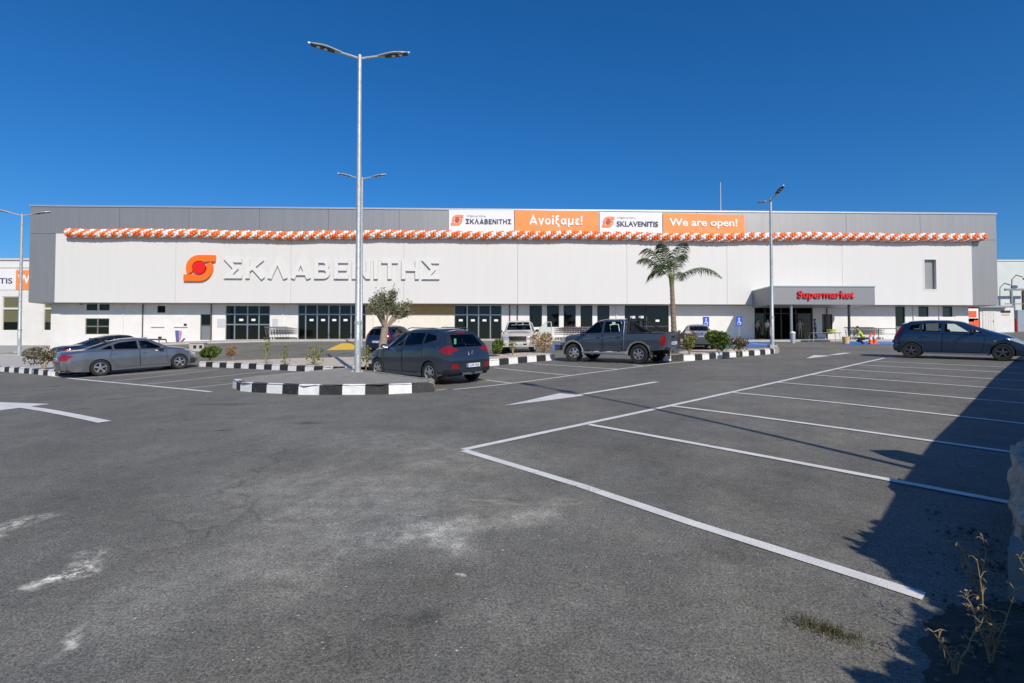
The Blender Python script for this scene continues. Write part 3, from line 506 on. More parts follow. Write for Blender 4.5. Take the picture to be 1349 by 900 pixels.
def txt(r,s,a,b,t,bt,m,bold=.012): x0,z1=W(a,t); x1,z0=W(b,bt); lettering('lettering',s,x0,x1,z0,z1,-.135,.006,m,r,bold)
def gtx(r,s,a,b,t,bt,m,sw=.2,gap=.15): x0,z1=W(a,t); x1,z0=W(b,bt); greek('lettering',s,x0,x1,z0,z1,-.135,.006,m,r,sw,gap)
def ban1(r): x,z=W(602.5,290.5); emblem(r,x,z,.46,-.135,.012,mat('print_orange',(.85,.28,.12),.6,0,.05),mat('print_red',(.55,.08,.06),.6,0,.05)); gtx(r,'ΣΚΛΑΒΕΝΙΤΗΣ',613.5,673.5,289,296,NAVY); gtx(r,'ΥΠΕΡΑΓΟΡΑ',614.5,640,284.2,286.6,GREYT,.12)
def ban3(r): x,z=W(801,292.8); emblem(r,x,z,.46,-.135,.012,MATS['print_orange'],MATS['print_red']); txt(r,'SKLAVENITIS',812,866.5,292,299.5,NAVY,.022); gtx(r,'ΥΠΕΡΑΓΟΡΑ',812.5,837,286.5,288.8,GREYT,.12)
banner('white banner with orange emblem and dark Greek shop name',591.5,677,277,277.5,312,BANW,ban1)
banner('orange banner with white Greek word Ανοίξαμε!',678,788,277.2,279,313,ORG,lambda r: gtx(r,'Ανοίξαμε!',697,767,284.6,297,WTXT,.19,.12))
banner('white banner with orange emblem and dark Latin shop name',789.5,872,279.5,280.3,314,BANW,ban3)
banner('orange banner with white English words We are open!',873,980,281,284,315,ORG,lambda r: txt(r,'We are open!',881,970.5,288,302,WTXT,.026))
# balloon garland: too small to pick apart one by one
gl=empty('balloon_garland','long garland of orange and white balloons strung along the facade','garland',tuple(O),YAW)
bb=[MB(),MB()]; ga,gb=u(92),u(1295); za=W(92,308.3)[1]; zm=W(675,310.5)[1]; zc=W(1295,314.5)[1]; n=int((gb-ga)/.225)
for i in range(n):
    f=i/n; x=ga+(gb-ga)*f; z=za*(1-f)+zc*f+.10*math.sin(f*21)*math.sin(f*7)-.07*abs(math.sin(f*47))+.02
    for k in range(7):
        a=2*math.pi*(k+.5*(i%2))/7; c=0 if math.sin(2*math.pi*x/.92-1.55*math.atan2(math.sin(a),abs(math.cos(a)))*1.2+(.9 if math.cos(a)<0 else 0))>-.18 else 1
        r=.152*random.uniform(.88,1.08); bb[c].ell((x+random.uniform(-.012,.012),-.41-.215*math.cos(a),z+.228*math.sin(a)),(r,r,r*1.06),7,5)
ob('orange_balloons',bb[0],ORB,gl,70,kind='stuff'); ob('white_balloons',bb[1],WHB,gl,70,kind='stuff')
ob('string',MB().tube([(ga,-.42,za),((ga+gb)/2,-.42,(za+zc)/2),(gb,-.42,zc)],.01,4),WTXT,gl)
# canopy over the entrance
cd=3.3; cx1=W(1152.5,390,-cd)[0]; cx0=W(1016,390,-cd)[0]; cz1=W(1090,378.3,-cd)[1]; cz0=W(1090,401.3,-cd)[1]; cxw=u(991)
cn=empty('entrance_canopy','grey box canopy on posts over the supermarket entrance','canopy',tuple(O),YAW)
ob('fascia',MB().prism([(cxw,-.08),(cxw,-.6),(cx0,-cd),(cx1,-cd),(cx1,-.08)],lambda a,b:(a,b,cz0),lambda a,b:(a,b,cz1)),mat('canopy_grey',(.27,.27,.28),.5,.4,.04),cn)
ob('fascia_trim',MB().prism([(cxw-.04,-.08),(cxw-.04,-.62),(cx0-.02,-cd-.04),(cx1+.04,-cd-.04),(cx1+.04,-.08)],lambda a,b:(a,b,cz1+.002),lambda a,b:(a,b,cz1+.09)),ALU,cn)
for px,d,m in ((1042.5,-cd+.25,ALU),(1118.5,-cd+.25,DARKF)):
    x=u(px,d); p=mwall(x,d,0); zg=g(p.x,p.y)-2.96; ob('post',MB().tube([(x,d,zg-.1),(x,d,cz0-.003)],.10,12).lathe([(.17,zg-.02),(.17,zg+.06),(.11,zg+.07)],12,'z',(x,d,0)),m,cn,True)
cs=empty('canopy_sign','raised red word Supermarket on the grey canopy fascia','sign',tuple(O),YAW)
x0,z1=W(1050,383.2,-cd); x1,z0=W(1124.5,396.2,-cd); lettering('letter','Supermarket',x0,x1,z0,z1,-cd-.05,.10,RED,cs,.022,True)
# roof antenna
x,z=W(949.5,277,10); p=mwall(x,10,0); zt=W(949.5,240,10)[1]; an=empty('roof_antenna','thin white antenna mast standing on the roof','antenna',(p.x,p.y,2.96+ZT-.2)); ob('mast',MB().tube([(0,0,-.1),(0,0,(zt-ZT)*.5+.2),(0,0,zt-ZT+.2)],[.05,.04,.025],6),WHITEP,an); ob('base_plate',MB().box(-.2,.2,-.2,.2,-.1,-.04),GALV,an)
# ------------------------------------------------------------------ neighbouring buildings
def plane_pt(px,py,Yd): r=ray(px,py); t=Yd/r[1]; return (float(r[0]*t),float(EYE+r[2]*t))
LY=51.; lx0,_=plane_pt(-60,400,LY); lx1=plane_pt(78,400,LY)[0]; zr=plane_pt(10,343,LY)[1]; zp=plane_pt(10,455,LY)[1]
nb=empty('white_side_building','white rendered building with olive blinds at the left edge','building',(0,LY,0))
ws=[(plane_pt(a,400,LY)[0],plane_pt(b,400,LY)[0]) for a,b in ((-42,-8),(2.5,25.5),(57,84))]; wz1=plane_pt(10,390.5,LY)[1]; wz0=plane_pt(10,436,LY)[1]; zt2=plane_pt(10,406.5,LY)[1]
mb=MB(); xs=[lx0]+[v for p in ws for v in p]; lx1=ws[-1][1]+2
xs.append(lx1)
for i in range(0,len(xs)-1,2): mb.box(xs[i],xs[i+1],0,.3,-1,zr)
for a,b in ws: mb.box(a,b,0,.3,-1,wz0); mb.box(a,b,0,.3,wz1,zr)
mb.box(lx0,lx1,.5,12,-1,zr-.3); ob('wall',mb,LOWW,nb); ob('roof_edge',MB().box(lx0-.1,lx1,-.12,.35,zr,zr+.18).box(lx0-.1,lx1,-.05,.0,zr-.75,zr-.68),mat('pale_trim',(.6,.6,.6),.6,0,.05),nb); ob('plinth',MB().box(lx0,lx1,-.06,0,-1,zp),GREYW,nb)
for a,b in ws:
    r=empty('window'); r.parent=nb; ob('frame',MB().box(a,a+.09,.05,.2,wz0,wz1).box(b-.09,b,.05,.2,wz0,wz1).box(a+.09,b-.09,.05,.2,wz1-.09,wz1).box(a+.09,b-.09,.05,.2,wz0,wz0+.09).box(a+.09,b-.09,.05,.2,zt2-.09,zt2+.09),WHITEP,r)
    ob('blind',MB().box(a+.09,b-.09,.14,.16,(wz0*.6+zt2*.4),zt2-.09).box(a+.09,b-.09,.14,.16,zt2+.09,wz1-.09),BLIND,r); ob('pane',MB().box(a+.09,b-.09,.14,.16,wz0+.09,(wz0*.6+zt2*.4)),DGLASS,r)
bnr=empty('wall_banner','white and orange banner on the white side building','banner',(0,LY,0)); a=plane_pt(-70,400,LY)[0]; m_=plane_pt(21.5,370,LY)[0]; b=plane_pt(66,400,LY)[0]; z1=plane_pt(5,356,LY)[1]; z0=plane_pt(5,382,LY)[1]
ob('white_sheet',MB().box(a,m_,-.05,-.03,z0,z1),BANW,bnr); ob('orange_sheet',MB().box(m_,b,-.05,-.03,z0,z1),ORG,bnr)
xa,xb=plane_pt(-58,370,LY)[0],plane_pt(17,370,LY)[0]; lettering('lettering','SKLAVENITIS',xa,xb,plane_pt(8,374,LY)[1],plane_pt(8,366.5,LY)[1],-.052,.006,NAVY,bnr,.022)
xa,xb=plane_pt(24,370,LY)[0],plane_pt(108,370,LY)[0]; lettering('lettering','We are open!',xa,xb,plane_pt(8,377,LY)[1],plane_pt(8,362,LY)[1],-.052,.006,WTXT,bnr,.026)
RY=66.; rb=empty('white_corner_building','white building with grey steel frame beyond the right corner','building',(0,RY,0)); x0=plane_pt(1300,400,RY)[0]; x1=plane_pt(1460,400,RY)[0]; zr=plane_pt(1340,344,RY)[1]
ob('wall',MB().box(x0,x1,0,14,1,zr),mat('cool_white_render',(.62,.66,.64),.8,0,.04,1),rb); ob('roof_edge',MB().box(x0,x1+.1,-.1,.3,zr,zr+.15),WHITEP,rb)
xa,z_=plane_pt(1317,383,RY); xb=plane_pt(1343,383,RY)[0]; xm=plane_pt(1340,383,RY)[0]; zl=plane_pt(1340,401,RY)[1]; fb=MB().box(xa-.4,xb+.6,-1.2,-1.0,z_-.12,z_+.12); fb.box(xm-.14,xm+.14,-1.2,-1.0,2,z_-.12).box(xa+.3,xa+.5,-1.2,-1.0,zl,z_-.12).box(xa-.4,xa+1.8,-1.19,-1.01,zl-.1,zl); ob('steel_frame',fb,mat('steel_grey_paint',(.25,.27,.27),.5,.2,.08),rb)
xr=plane_pt(1346,383,RY)[0]; ob('dark_panel',MB().box(xr,xr+6,-.12,-.01,plane_pt(1346,435,RY)[1],plane_pt(1346,383,RY)[1]),mat('dark_red_panel',(.07,.02,.03),.5,0,.1),rb)
xl,zl2=plane_pt(1331,372,RY); wl=empty('wall_lamp'); wl.parent=rb; ob('bracket',MB().tube([(xl-.9,-1.1,z_+.1),(xl-.85,-1.1,zl2+.2),(xl-.3,-1.1,zl2+.75),(xl+.5,-1.1,zl2+.5)],.06,6),DARKF,wl); ob('lamp_head',MB().ell((xl+.95,-1.1,zl2+.28),(.5,.22,.16)),DARKF,wl)
# white kiosk and signs by the right corner
KY=56.; kz0=plane_pt(1310,436,KY)[1]; kz1=plane_pt(1310,404.5,KY)[1]; ka=plane_pt(1291,420,KY)[0]; kb=plane_pt(1336,420,KY)[0]; kk=empty('white_kiosk','small white cabin with a door beyond the right corner','kiosk',((ka+kb)/2,KY,kz0)); h=kz1-kz0; hwk=(kb-ka)/2
ob('wall',MB().box(-hwk,hwk,0,3,-2.2,h),mat('kiosk_white',(.72,.71,.69),.6,0,.05,2),kk); ob('roof',MB().box(-hwk-.5,hwk-.9,-.5,3,h-.1,h+.02).box(-hwk-.1,hwk+.15,-.1,3.1,h+.02,h+.14),GREYW,kk)
d=ob('door',MB().box(-hwk+.25,-.35,-.03,0,0,h-.35),WHITEP,kk); ob('handle',MB().box(-.5,-.42,-.08,-.03,.95,1.1),DARKF,d)
for i in range(5): ob('wall_panel',MB().box(-hwk+.3+i*.28,-hwk+.545+i*.28,-.05,-.031,.05,h-.4),WHITEP,kk)
ob('sign_plate',MB().box(hwk*.22,hwk*.78,-.04,-.005,h-.62,h-.38),DARKF,kk); 
greek('lettering','ΕΞΟΔΟΣ',hwk*.28,hwk*.72,h-.95,h-.75,-.006,.004,mat('dull_orange_print',(.7,.25,.1),.6,0,.05),kk,.2)
p=plane_pt(1345,434,KY+1); gb_=empty('grey_cabinet','tall blue grey cabinet beside the white cabin','cabinet',(p[0]-.2,KY+1,kz0)); ob('body',MB().box(-.4,.4,-.3,.3,-.8,2.3),mat('blue_grey_metal',(.30,.36,.42),.5,.2,.08),gb_); ob('red_stripe',MB().box(-.52,-.405,-.3,.2,-.2,1.4),mat('red_paint',(.5,.03,.04),.5,0,.1),gb_)
for k,(px,py,lab) in enumerate(((1280.5,414,'upper orange and white barrier board behind the blue hatchback'),(1281,427,'lower orange and white barrier boards behind the blue hatchback'))):
    q=plane_pt(px,py,51.); r=empty('barrier_board',lab,'barrier',(q[0],51,q[1]),0,'orange barrier boards')
    ob('white_board',MB().box(-.62,.62,0,.05,-.75,.55),WTXT,r); ob('orange_board',MB().box(-.32,.42,-.03,-.002,-.30,.32) if k==0 else MB().box(-.55,.1,-.03,-.002,-.35,.2).box(.14,.62,-.03,-.002,-.5,.38),CONEO,r); ob('leg',MB().box(-.5,-.44,.05,.09,-(q[1]-g(q[0],51))-.1,.4).box(.44,.5,.05,.09,-(q[1]-g(q[0],51))-.1,.4),GALV,r)
# ------------------------------------------------------------------ street lamps
def toph(x,y,py,lift=.2): r=ray(674.5+FPX*x/y,py); return EYE+r[2]*y/r[1]-g(x,y)-lift
def lamp(label,x,y,H,yaw,head=1.0,reach=1.7,r0=.105,double=True,tilt=12,lift=.2):
    zb=g(x,y)+lift; t=empty('street_lamp',label,'street lamp',(x,y,zb),yaw,'double headed street lamps in the car park')
    ob('pole',MB().tube([(0,0,-.15),(0,0,1.6),(0,0,1.62),(0,0,H*.55),(0,0,H)],[r0,r0,r0*.9,r0*.8,r0*.62],14),GALV,t,True)
    ob('collar',MB().lathe([(r0*.92,1.55),(r0*1.12,1.56),(r0*1.12,1.66),(r0*.9,1.67)],14),GALV,t); ob('base_plate',MB().box(-.2,.2,-.2,.2,-.1,.03),GALV,t)
    for sx,sy in ((-1,-1),(1,-1),(1,1),(-1,1)): ob('bolt',MB().lathe([(.025,.03),(.025,.09),(0,.09)],6,'z',(sx*.15,sy*.15,0)),GALV,t)
    ob('access_door',MB().box(-.05,.05,-r0-.012,-r0+.02,.6,1.05),GALV,t)
    T=math.tan(math.radians(tilt))
    for s in (-1,1):
        a=ob('arm',MB().tube([(s*.02,0,H-.12),(s*.25,0,H-.10+.22*T),(s*(reach-head*.85),0,H-.1+(reach-head*.85)*T)],[.045,.04,.035],8),GALV,t,True)
        mb=MB(); n=10; prof=[]
        for i in range(n+1):
            f=i/n; L=reach-head+head*f; hw=.155*math.sin(math.pi*min(1,.12+f*.98))**.6*(.55+.45*min(1,f*2.2)) if i<n else .03; th=.035+.05*math.sin(math.pi*(1-f)*.8+.3); prof.append((L,hw,th))
        vs=[]
        for L,hw,th in prof:
            c=(s*L,H-.1+L*T)
            for k in range(10): an=2*math.pi*k/10; vs.append((c[0],hw*math.cos(an),c[1]+(th*math.sin(an) if math.sin(an)>0 else .02*math.sin(an))))
        mb.add(vs,[(i*10+k,i*10+(k+1)%10,(i+1)*10+(k+1)%10,(i+1)*10+k) for i in range(n) for k in range(10)]+[tuple(range(10)),tuple(n*10+k for k in range(10))]); hd=ob('lamp_head',mb,GALV,t,True)
        ls=MB(); ls.obox((s*(reach-head*.42),0,H-.1+(reach-head*.42)*T-.022),(1,0,s*T),(0,1,0),(-s*T,0,1),head*.36,.095,.012); ob('lens_panel',ls,BLACKP,hd)
        for q in (.30,.52): ob('lens',MB().ell((s*(reach-head*q),0,H-.1+(reach-head*q)*T-.036),(.07,.06,.025),10,6),LAMPG,hd,True)
    return t
lx,ly=at(471,499); lamp('tall lamp on the front concrete island, tallest in view',lx,ly,toph(lx,ly,73),math.radians(10),1.05,1.62)
lx,ly=at(25,473); lamp('lamp post on the far left kerbed island',lx,ly,toph(lx,ly,282),math.radians(12),1.0,1.55)
lx,ly=at(1017.5,460.5); lamp('lamp post on the kerb end before the shop entrance',lx,ly,toph(lx,ly,262),math.radians(-93),1.0,1.6)
lx,ly=-9.75,33.8; lamp('distant lamp with its heads just showing behind the tall pole',lx,ly,11.0,math.radians(3),.95,1.55,lift=.1)
lamp('lamp post outside the right edge whose thin shadow crosses the bays',6.25,1.2,10.4,math.radians(113),1.05,1.62,r0=.062,lift=0)
# ------------------------------------------------------------------ vehicles
def interp(pl,x):
    xs=[p[0] for p in pl]; return float(np.interp(x,xs,[p[1] for p in pl]))
def smoothpl(pl,x,r=.10):
    return sum(interp(pl,x+d)*k for d,k in ((-r,.15),(-r*.5,.22),(0,.26),(r*.5,.22),(r,.15)))
class Car:
    J1,J2,J3=9,8,7
    def __init__(s,name,label,cat,spec,paint,x,y,heading,z=None,group=None):
        """x,y ground point under the middle of the wheelbase; heading radians of the nose"""
        S=s.S=spec; s.paint=paint; h=Vector((math.cos(heading),math.sin(heading),0)); e=1.2
        zf,zr=g(x+h.x*e,y+h.y*e),g(x-h.x*e,y-h.y*e); sd=Vector((-h.y,h.x,0)); zl,zq=g(x+sd.x*.8,y+sd.y*.8),g(x-sd.x*.8,y-sd.y*.8)
        fx=(h+Vector((0,0,(zf-zr)/(2*e)))).normalized(); ly=(sd+Vector((0,0,(zl-zq)/1.6))); up=fx.cross(ly).normalized(); ly=up.cross(fx)
        M=Matrix((fx,ly,up)).transposed().to_4x4(); M.translation=Vector((x,y,(zf+zr)/2 if z is None else z)); s.t=empty(name,label,cat,mw=M,group=group)
        s.shell()
    def shell(s):
        S=s.S; xf,xr=S['xf'],S['xr']; k=[xf-i*.012 for i in range(6)]+[xr+i*.012 for i in range(6)]; n=int((xf-xr)/.06); k+=list(np.linspace(xr,xf,n))
        for xw in S['wheels']: k+=[xw+S['arch']*q for q in (-1.001,-.999,-.985,-.96,-.9,-.8,-.6,.6,.8,.9,.96,.985,.999,1.001)]
        k+=S.get('knots',[]); k=sorted(set(round(a,4) for a in k if xr<=a<=xf)); bm=bmesh.new(); rows=[]
        zs=S['sill']
        for x in k:
            zt=smoothpl(S['top'],x,S.get('sm',.09)) if not any(abs(x-q)<.16 for q in S.get('hard',[])) else interp(S['top'],x); zb=min(smoothpl(S['belt'],x),zt-.015); w=smoothpl(S['half'],x,.06); wr=min(interp(S['roofw'],x),w-.02)
            zl=interp(S['low'],x)
            for xw in S['wheels']:
                d=abs(x-xw)
                if d<S['arch']: zl=max(zl,S['axle']+math.sqrt(S['arch']**2-d*d))
            zl=min(zl,zb-.03); row=[]; crown=min(S.get('crown',.11),(zt-zb)*.5+.012); wb=w*.955
            def sidey(z): q=(z-zs)/(max(zb-zs,.1)); q=min(max(q,-.3),1); return w*(.955+.045*math.sin(math.pi*(.12+.80*q)))-(.012 if .30<q<.36 else 0)
            for i in range(s.J1): z=zl+(zb-zl)*i/(s.J1-1); row.append((x,sidey(z),z))
            y0=sidey(zb); zz=zt-crown
            for i in range(1,s.J2): q=i/(s.J2-1); row.append((x,(y0-.025)+(wr-(y0-.025))*(q**1.12),zb+(zz-zb)*q))
            for i in range(1,s.J3+1): a=math.pi/2*i/s.J3; row.append((x,wr*math.cos(a)**.9 if i<s.J3 else 0,zz+crown*math.sin(a)))
            rows.append(row)
        fo,ro=S.get('front',[(0,0),(2,0)]),S.get('rear',[(0,0),(2,0)]); fw,rw=S.get('fw',.7),S.get('rw',.8); hw=max(p[1] for p in S['half']); bow=S.get('bow',.10)
        def shear(p):
            x,y,z=p; q=min(1,max(0,(x-(xf-fw))/fw)); q=q*q*(3-2*q); a=min(1,max(0,((xr+rw)-x)/rw)); a=a*a*(3-2*a)
            return Vector((x-q*(interp(fo,z)+bow*(y/hw)**2)+a*(interp(ro,z)+bow*.7*(y/hw)**2),y,z))
        R=len(rows[0]); V=[[bm.verts.new(shear(p)) for p in row] for row in rows]; Mv=[[bm.verts.new(shear((p[0],-p[1],p[2]))) if i<R-1 else V[r][i] for i,p in enumerate(row)] for r,row in enumerate(rows)]
        for r in range(len(rows)-1):
            for i in range(R-1):
                for A_,fl in ((V,0),(Mv,1)):
                    q=[A_[r][i],A_[r+1][i],A_[r+1][i+1],A_[r][i+1]]; bm.faces.new(q if not fl else q[::-1])
        K=12
        for r,sg in ((len(rows)-1,1),(0,-1)):
            g_=[]; x=rows[r][0][0]
            for i in range(R-1):
                _,y,z=rows[r][i]; g_.append([V[r][i]]+[bm.verts.new(shear((x,y*(1-2*c/K),z))) for c in range(1,K)]+[Mv[r][i]])
            for i in range(R-2):
                for c in range(K):
                    q=[g_[i][c],g_[i][c+1],g_[i+1][c+1],g_[i+1][c]]; bm.faces.new(q if sg<0 else q[::-1])
            for c in range(K):
                if c<K//2 or True:
                    try: q=[g_[-1][c],g_[-1][c+1],V[r][R-1]]; bm.faces.new(q if sg<0 else q[::-1])
                    except ValueError: pass
        bmesh.ops.recalc_face_normals(bm,faces=bm.faces); s.bm=bm
        if sum(f.normal.z*f.calc_area() for f in bm.faces)<0: bmesh.ops.reverse_faces(bm,faces=bm.faces[:])
    def sel(s,poly,ax,flt):
        a=1 if ax=='x' else 0; lo=[min(p[i] for p in poly) for i in (0,1)]; hi=[max(p[i] for p in poly) for i in (0,1)]
        out=[]
        for f in s.bm.faces:
            if not flt(f): continue
            us=[v.co[a] for v in f.verts]; zs=[v.co.z for v in f.verts]
            if max(us)<lo[0] or min(us)>hi[0] or max(zs)<lo[1] or min(zs)>hi[1]: continue
            out.append(f)
        return out
    def cut(s,poly,ax,flt,take=True):
        """cut the outline poly (2D in the side view 'y' or the end view 'x') out of the shell; returns the faces inside"""
        s.bm.normal_update()
        for p,q in zip(poly,poly[1:]+poly[:1]):
            fs=s.sel(poly,ax,flt); geom=list({*fs,*[e for f in fs for e in f.edges],*[v for f in fs for v in f.verts]})
            if ax=='y': co,no=(p[0],0,p[1]),(-(q[1]-p[1]),0,q[0]-p[0])
            else: co,no=(0,p[0],p[1]),(0,-(q[1]-p[1]),q[0]-p[0])
            if geom: bmesh.ops.bisect_plane(s.bm,geom=geom,plane_co=co,plane_no=no,dist=1e-5)
        s.bm.normal_update(); a=1 if ax=='x' else 0
        def inside(c):
            u_,z_=c[a],c[2]; r=False; n=len(poly)
            for i in range(n):
                (x1,y1),(x2,y2)=poly[i],poly[(i+1)%n]
                if (y1>z_)!=(y2>z_) and u_<(x2-x1)*(z_-y1)/(y2-y1)+x1: r=not r
            return r
        return [f for f in s.sel(poly,ax,flt) if inside(f.calc_center_median())]
    def take(s,name,poly,ax,flt,m,push=0,parent=None,thick=0,label=None):
        fs=s.cut(poly,ax,flt)
        if not fs: return None
        vs={}; mb=MB()
        for f in fs:
            for v in f.verts:
                if v not in vs: vs[v]=len(vs)
        P=[tuple(v.co+v.normal*push) for v in vs]; mb.add(P,[tuple(vs[v] for v in f.verts) for f in fs]); bmesh.ops.delete(s.bm,geom=fs,context='FACES')
        return ob(name,mb,m,parent or s.t,60,label=label)
    def side(s,sg): return lambda f: f.normal.y*sg>.42 and f.calc_center_median().y*sg>.3
    def upper(s,sg): return lambda f: f.normal.y*sg>.30 and f.calc_center_median().y*sg>.3
    def front(s,f): return f.normal.x>.10 and f.calc_center_median().x>s.S['xf']-1.9
    def back(s,f): return f.normal.x<-.10 and f.calc_center_median().x<s.S['xr']+1.6
    def both(s,name,poly,m,push=0,parent=None,upper=False):
        return [s.take(name,poly,'y',(s.upper if upper else s.side)(sg),m,push,parent) for sg in (1,-1)]
    def mirror2(s,name,poly,flt,m,push=0):
        return [s.take(name,[(y*sg,z) for y,z in poly],'x',flt,m,push) for sg in (1,-1)]
    def doors(s,polys,open_skip=()):
        for i,poly in enumerate(polys):
            c=(sum(p[0] for p in poly)/len(poly),sum(p[1] for p in poly)/len(poly)); big=[(c[0]+(p[0]-c[0])*(1+.014/max(.3,abs(p[0]-c[0]))),c[1]+(p[1]-c[1])*(1+.012/max(.2,abs(p[1]-c[1])))) for p in poly]
            for sg in (1,-1):
                if (i,sg) in open_skip: continue
                s.cut(big,'y',s.side(sg)); d=s.take('door',poly,'y',s.side(sg),s.paint)
                s.take('door_seam',big,'y',s.side(sg),BLACKP,-.012)
                if d:
                    xh=min(p[0] for p in poly)+.16; zh=max(p[1] for p in poly)-.13; yy=interp(s.S['half'],xh)*.99
                    ob('handle',MB().box(xh-.09,xh+.09,sg*yy-.01,sg*yy+.035,zh-.018,zh+.018),s.S.get('handle_mat',s.paint),d)
    def wheels(s,rim_m,R,wd,spokes=5,steer=0,rim_frac=.64,hubw=.45):
        for k,xw in enumerate(s.S['wheels']):
            for sg in (1,-1):
                e=empty('wheel'); e.parent=s.t; tr=s.S['track']; e.location=(xw,sg*(tr-wd/2),R); e.rotation_euler=(random.random()*0,0,steer if k==0 else 0)
                h=wd/2*sg; rf=R*rim_frac
                prof=[(rf,-h),(R*.92,-h*1.02),(R*.99,-h*.75),(R,-h*.4),(R,h*.4),(R*.99,h*.75),(R*.92,h*1.02),(rf,h*.92)]
                ob('tyre',MB().lathe(prof if sg>0 else prof,32,'y'),RUB,e,50)
                mb=MB().lathe([(rf,h*.92),(rf*.93,h*.95),(rf*.88,h*.55),(rf*.84,-h*.6)],32,'y'); mb.lathe([(0,h*hubw*1.6),(R*.11,h*hubw*1.6),(R*.13,h*hubw),(R*.13,0)],16,'y')
                for q in range(spokes):
                    a=2*math.pi*q/spokes+.3; ca,sa=math.cos(a),math.sin(a); r0,r1=R*.09,rf*.9
                    mb.obox((ca*(r0+r1)/2,h*(hubw+.18),sa*(r0+r1)/2),(ca,-.12*sg,sa),(-sa,0,ca),(0,1,0),(r1-r0)/2,R*(.085 if spokes<7 else .045),.018)
                ob('rim',mb,rim_m,e,40); ob('brake_disc',MB().lathe([(0,h*.1),(rf*.80,h*.1),(rf*.80,-h*.05)],20,'y'),mat('brake_dark',(.05,.045,.04),.5,.3,.2),e)
    def under(s):
        S=s.S; w=max(p[1] for p in S['half']); a=S['arch']; mb=MB(); f,r=S['wheels'][0],S['wheels'][1]; z0=S['sill']+.02; z1=S['axle']+.12
        for x0,x1 in ((S['xr']+.22,r-a-.01),(r+a+.01,f-a-.01),(f+a+.01,S['xf']-.24)):
            if x1-x0>.1: mb.box(x0,x1,-w+.10,w-.10,z0,z1)
        for xw in (f,r): mb.box(xw-a-.008,xw+a+.008,-w+.36,w-.36,z0,z1+.05)
        ob('underbody',mb,BLACKP,s.t)
        for xw in (f,r):
            for sg in (1,-1):
                l=MB(); pr=[(a+.004,sg*(w-.34)),(a+.004,sg*(w-.05))]; l.lathe(pr,20,'y',(xw,0,S['axle']),0,-.15,math.pi+.15)
                l.lathe([(.02,sg*(w-.34)),(a+.004,sg*(w-.34))],20,'y',(xw,0,S['axle']),0,-.15,math.pi+.15)
                ob('wheel_arch_liner',l,BLACKP,s.t)
    def seats(s,rows,floor,h=.62,wy=.36):
        for xr,n in rows:
            for y in ((-wy,wy) if n==2 else (-wy,0,wy)):
                b=MB().obox((xr+.12,y,floor+.16),(1,0,.12),(0,1,0),(-.12,0,1),.25,.23,.08); b.obox((xr-.20,y,floor+.16+h*.5),(.18,0,1),(0,1,0),(1,0,-.18),h*.5,.22,.07); b.obox((xr-.32,y,floor+.30+h),(.1,0,1),(0,1,0),(1,0,-.1),.10,.13,.045); ob('seat',b,SEAT,s.t)
    def mirrors(s,x,z,m=None):
        for sg in (1,-1):
            y=interp(s.S['half'],x)*.95; mb=MB().ell((x,sg*(y+.14),z+.06),(.075,.11,.075),10,6); mb.obox((x+.02,sg*(y+.03),z+.01),(1,0,0),(0,1,.3*sg),(0,0,1),.04,.07,.02); o=ob('wing_mirror',mb,m or s.paint,s.t,True); ob('mirror_glass',MB().obox((x-.075,sg*(y+.14),z+.06),(1,0,0),(0,1,0),(0,0,1),.008,.085,.05),CHROME,o)
    def done(s,solid=True):
        me=bpy.data.meshes.new('body'); s.bm.to_mesh(me); s.bm.free(); me.materials.append(s.paint); me.polygons.foreach_set('use_smooth',[True]*len(me.polygons)); me.set_sharp_from_angle(angle=math.radians(38)); o=link('body',me,s.t)
        return s.t
def paint(name,c,metal=.35,rough=.32): return mat(name,c,rough,metal,.10,1.5,0,40,.5,.9)
def plate(car,x,z,txt_,face,wd=.52,y=0,eu=True):
    mb=MB().box(-.008,.008,-wd/2,wd/2,-.055,.055); p=ob('number_plate',mb,PLATE,car.t); p.location=(x,y,z)
    if txt_:
        V,F=textmesh(txt_,.012); sg=face; P=np.c_[np.full(len(V),face*.010)+face*V[:,2]*.001,(V[:,0]-.5)*sg*(wd*.72)+sg*.03,-.037+V[:,1]*.074]; l=MB(); l.add(P,F); ob('lettering',l,NAVY,p)
    if eu: ob('blue_band',MB().box(min(face*.0085,face*.0105),max(face*.0085,face*.0105),(-wd/2 if face>0 else wd/2-.06),(-wd/2+.06 if face>0 else wd/2),-.053,.053),SIGNB,p)
def shrink(poly,k):
    c=(sum(p[0] for p in poly)/len(poly),sum(p[1] for p in poly)/len(poly)); return [(c[0]+(p[0]-c[0])*(1-k/max(.12,math.hypot(p[0]-c[0],p[1]-c[1]))),c[1]+(p[1]-c[1])*(1-k/max(.12,math.hypot(p[0]-c[0],p[1]-c[1])))) for p in poly]
def window(car,poly,glass,frame=.03,ax='y',flts=None):
    for f in (flts or [car.upper(1),car.upper(-1)]):
        car.cut(poly,ax,f); w_=car.take('window',shrink(poly,frame),ax,f,glass,-.004); car.take('window_frame',poly,ax,f,BLACKP,.0,w_ if w_ else None)
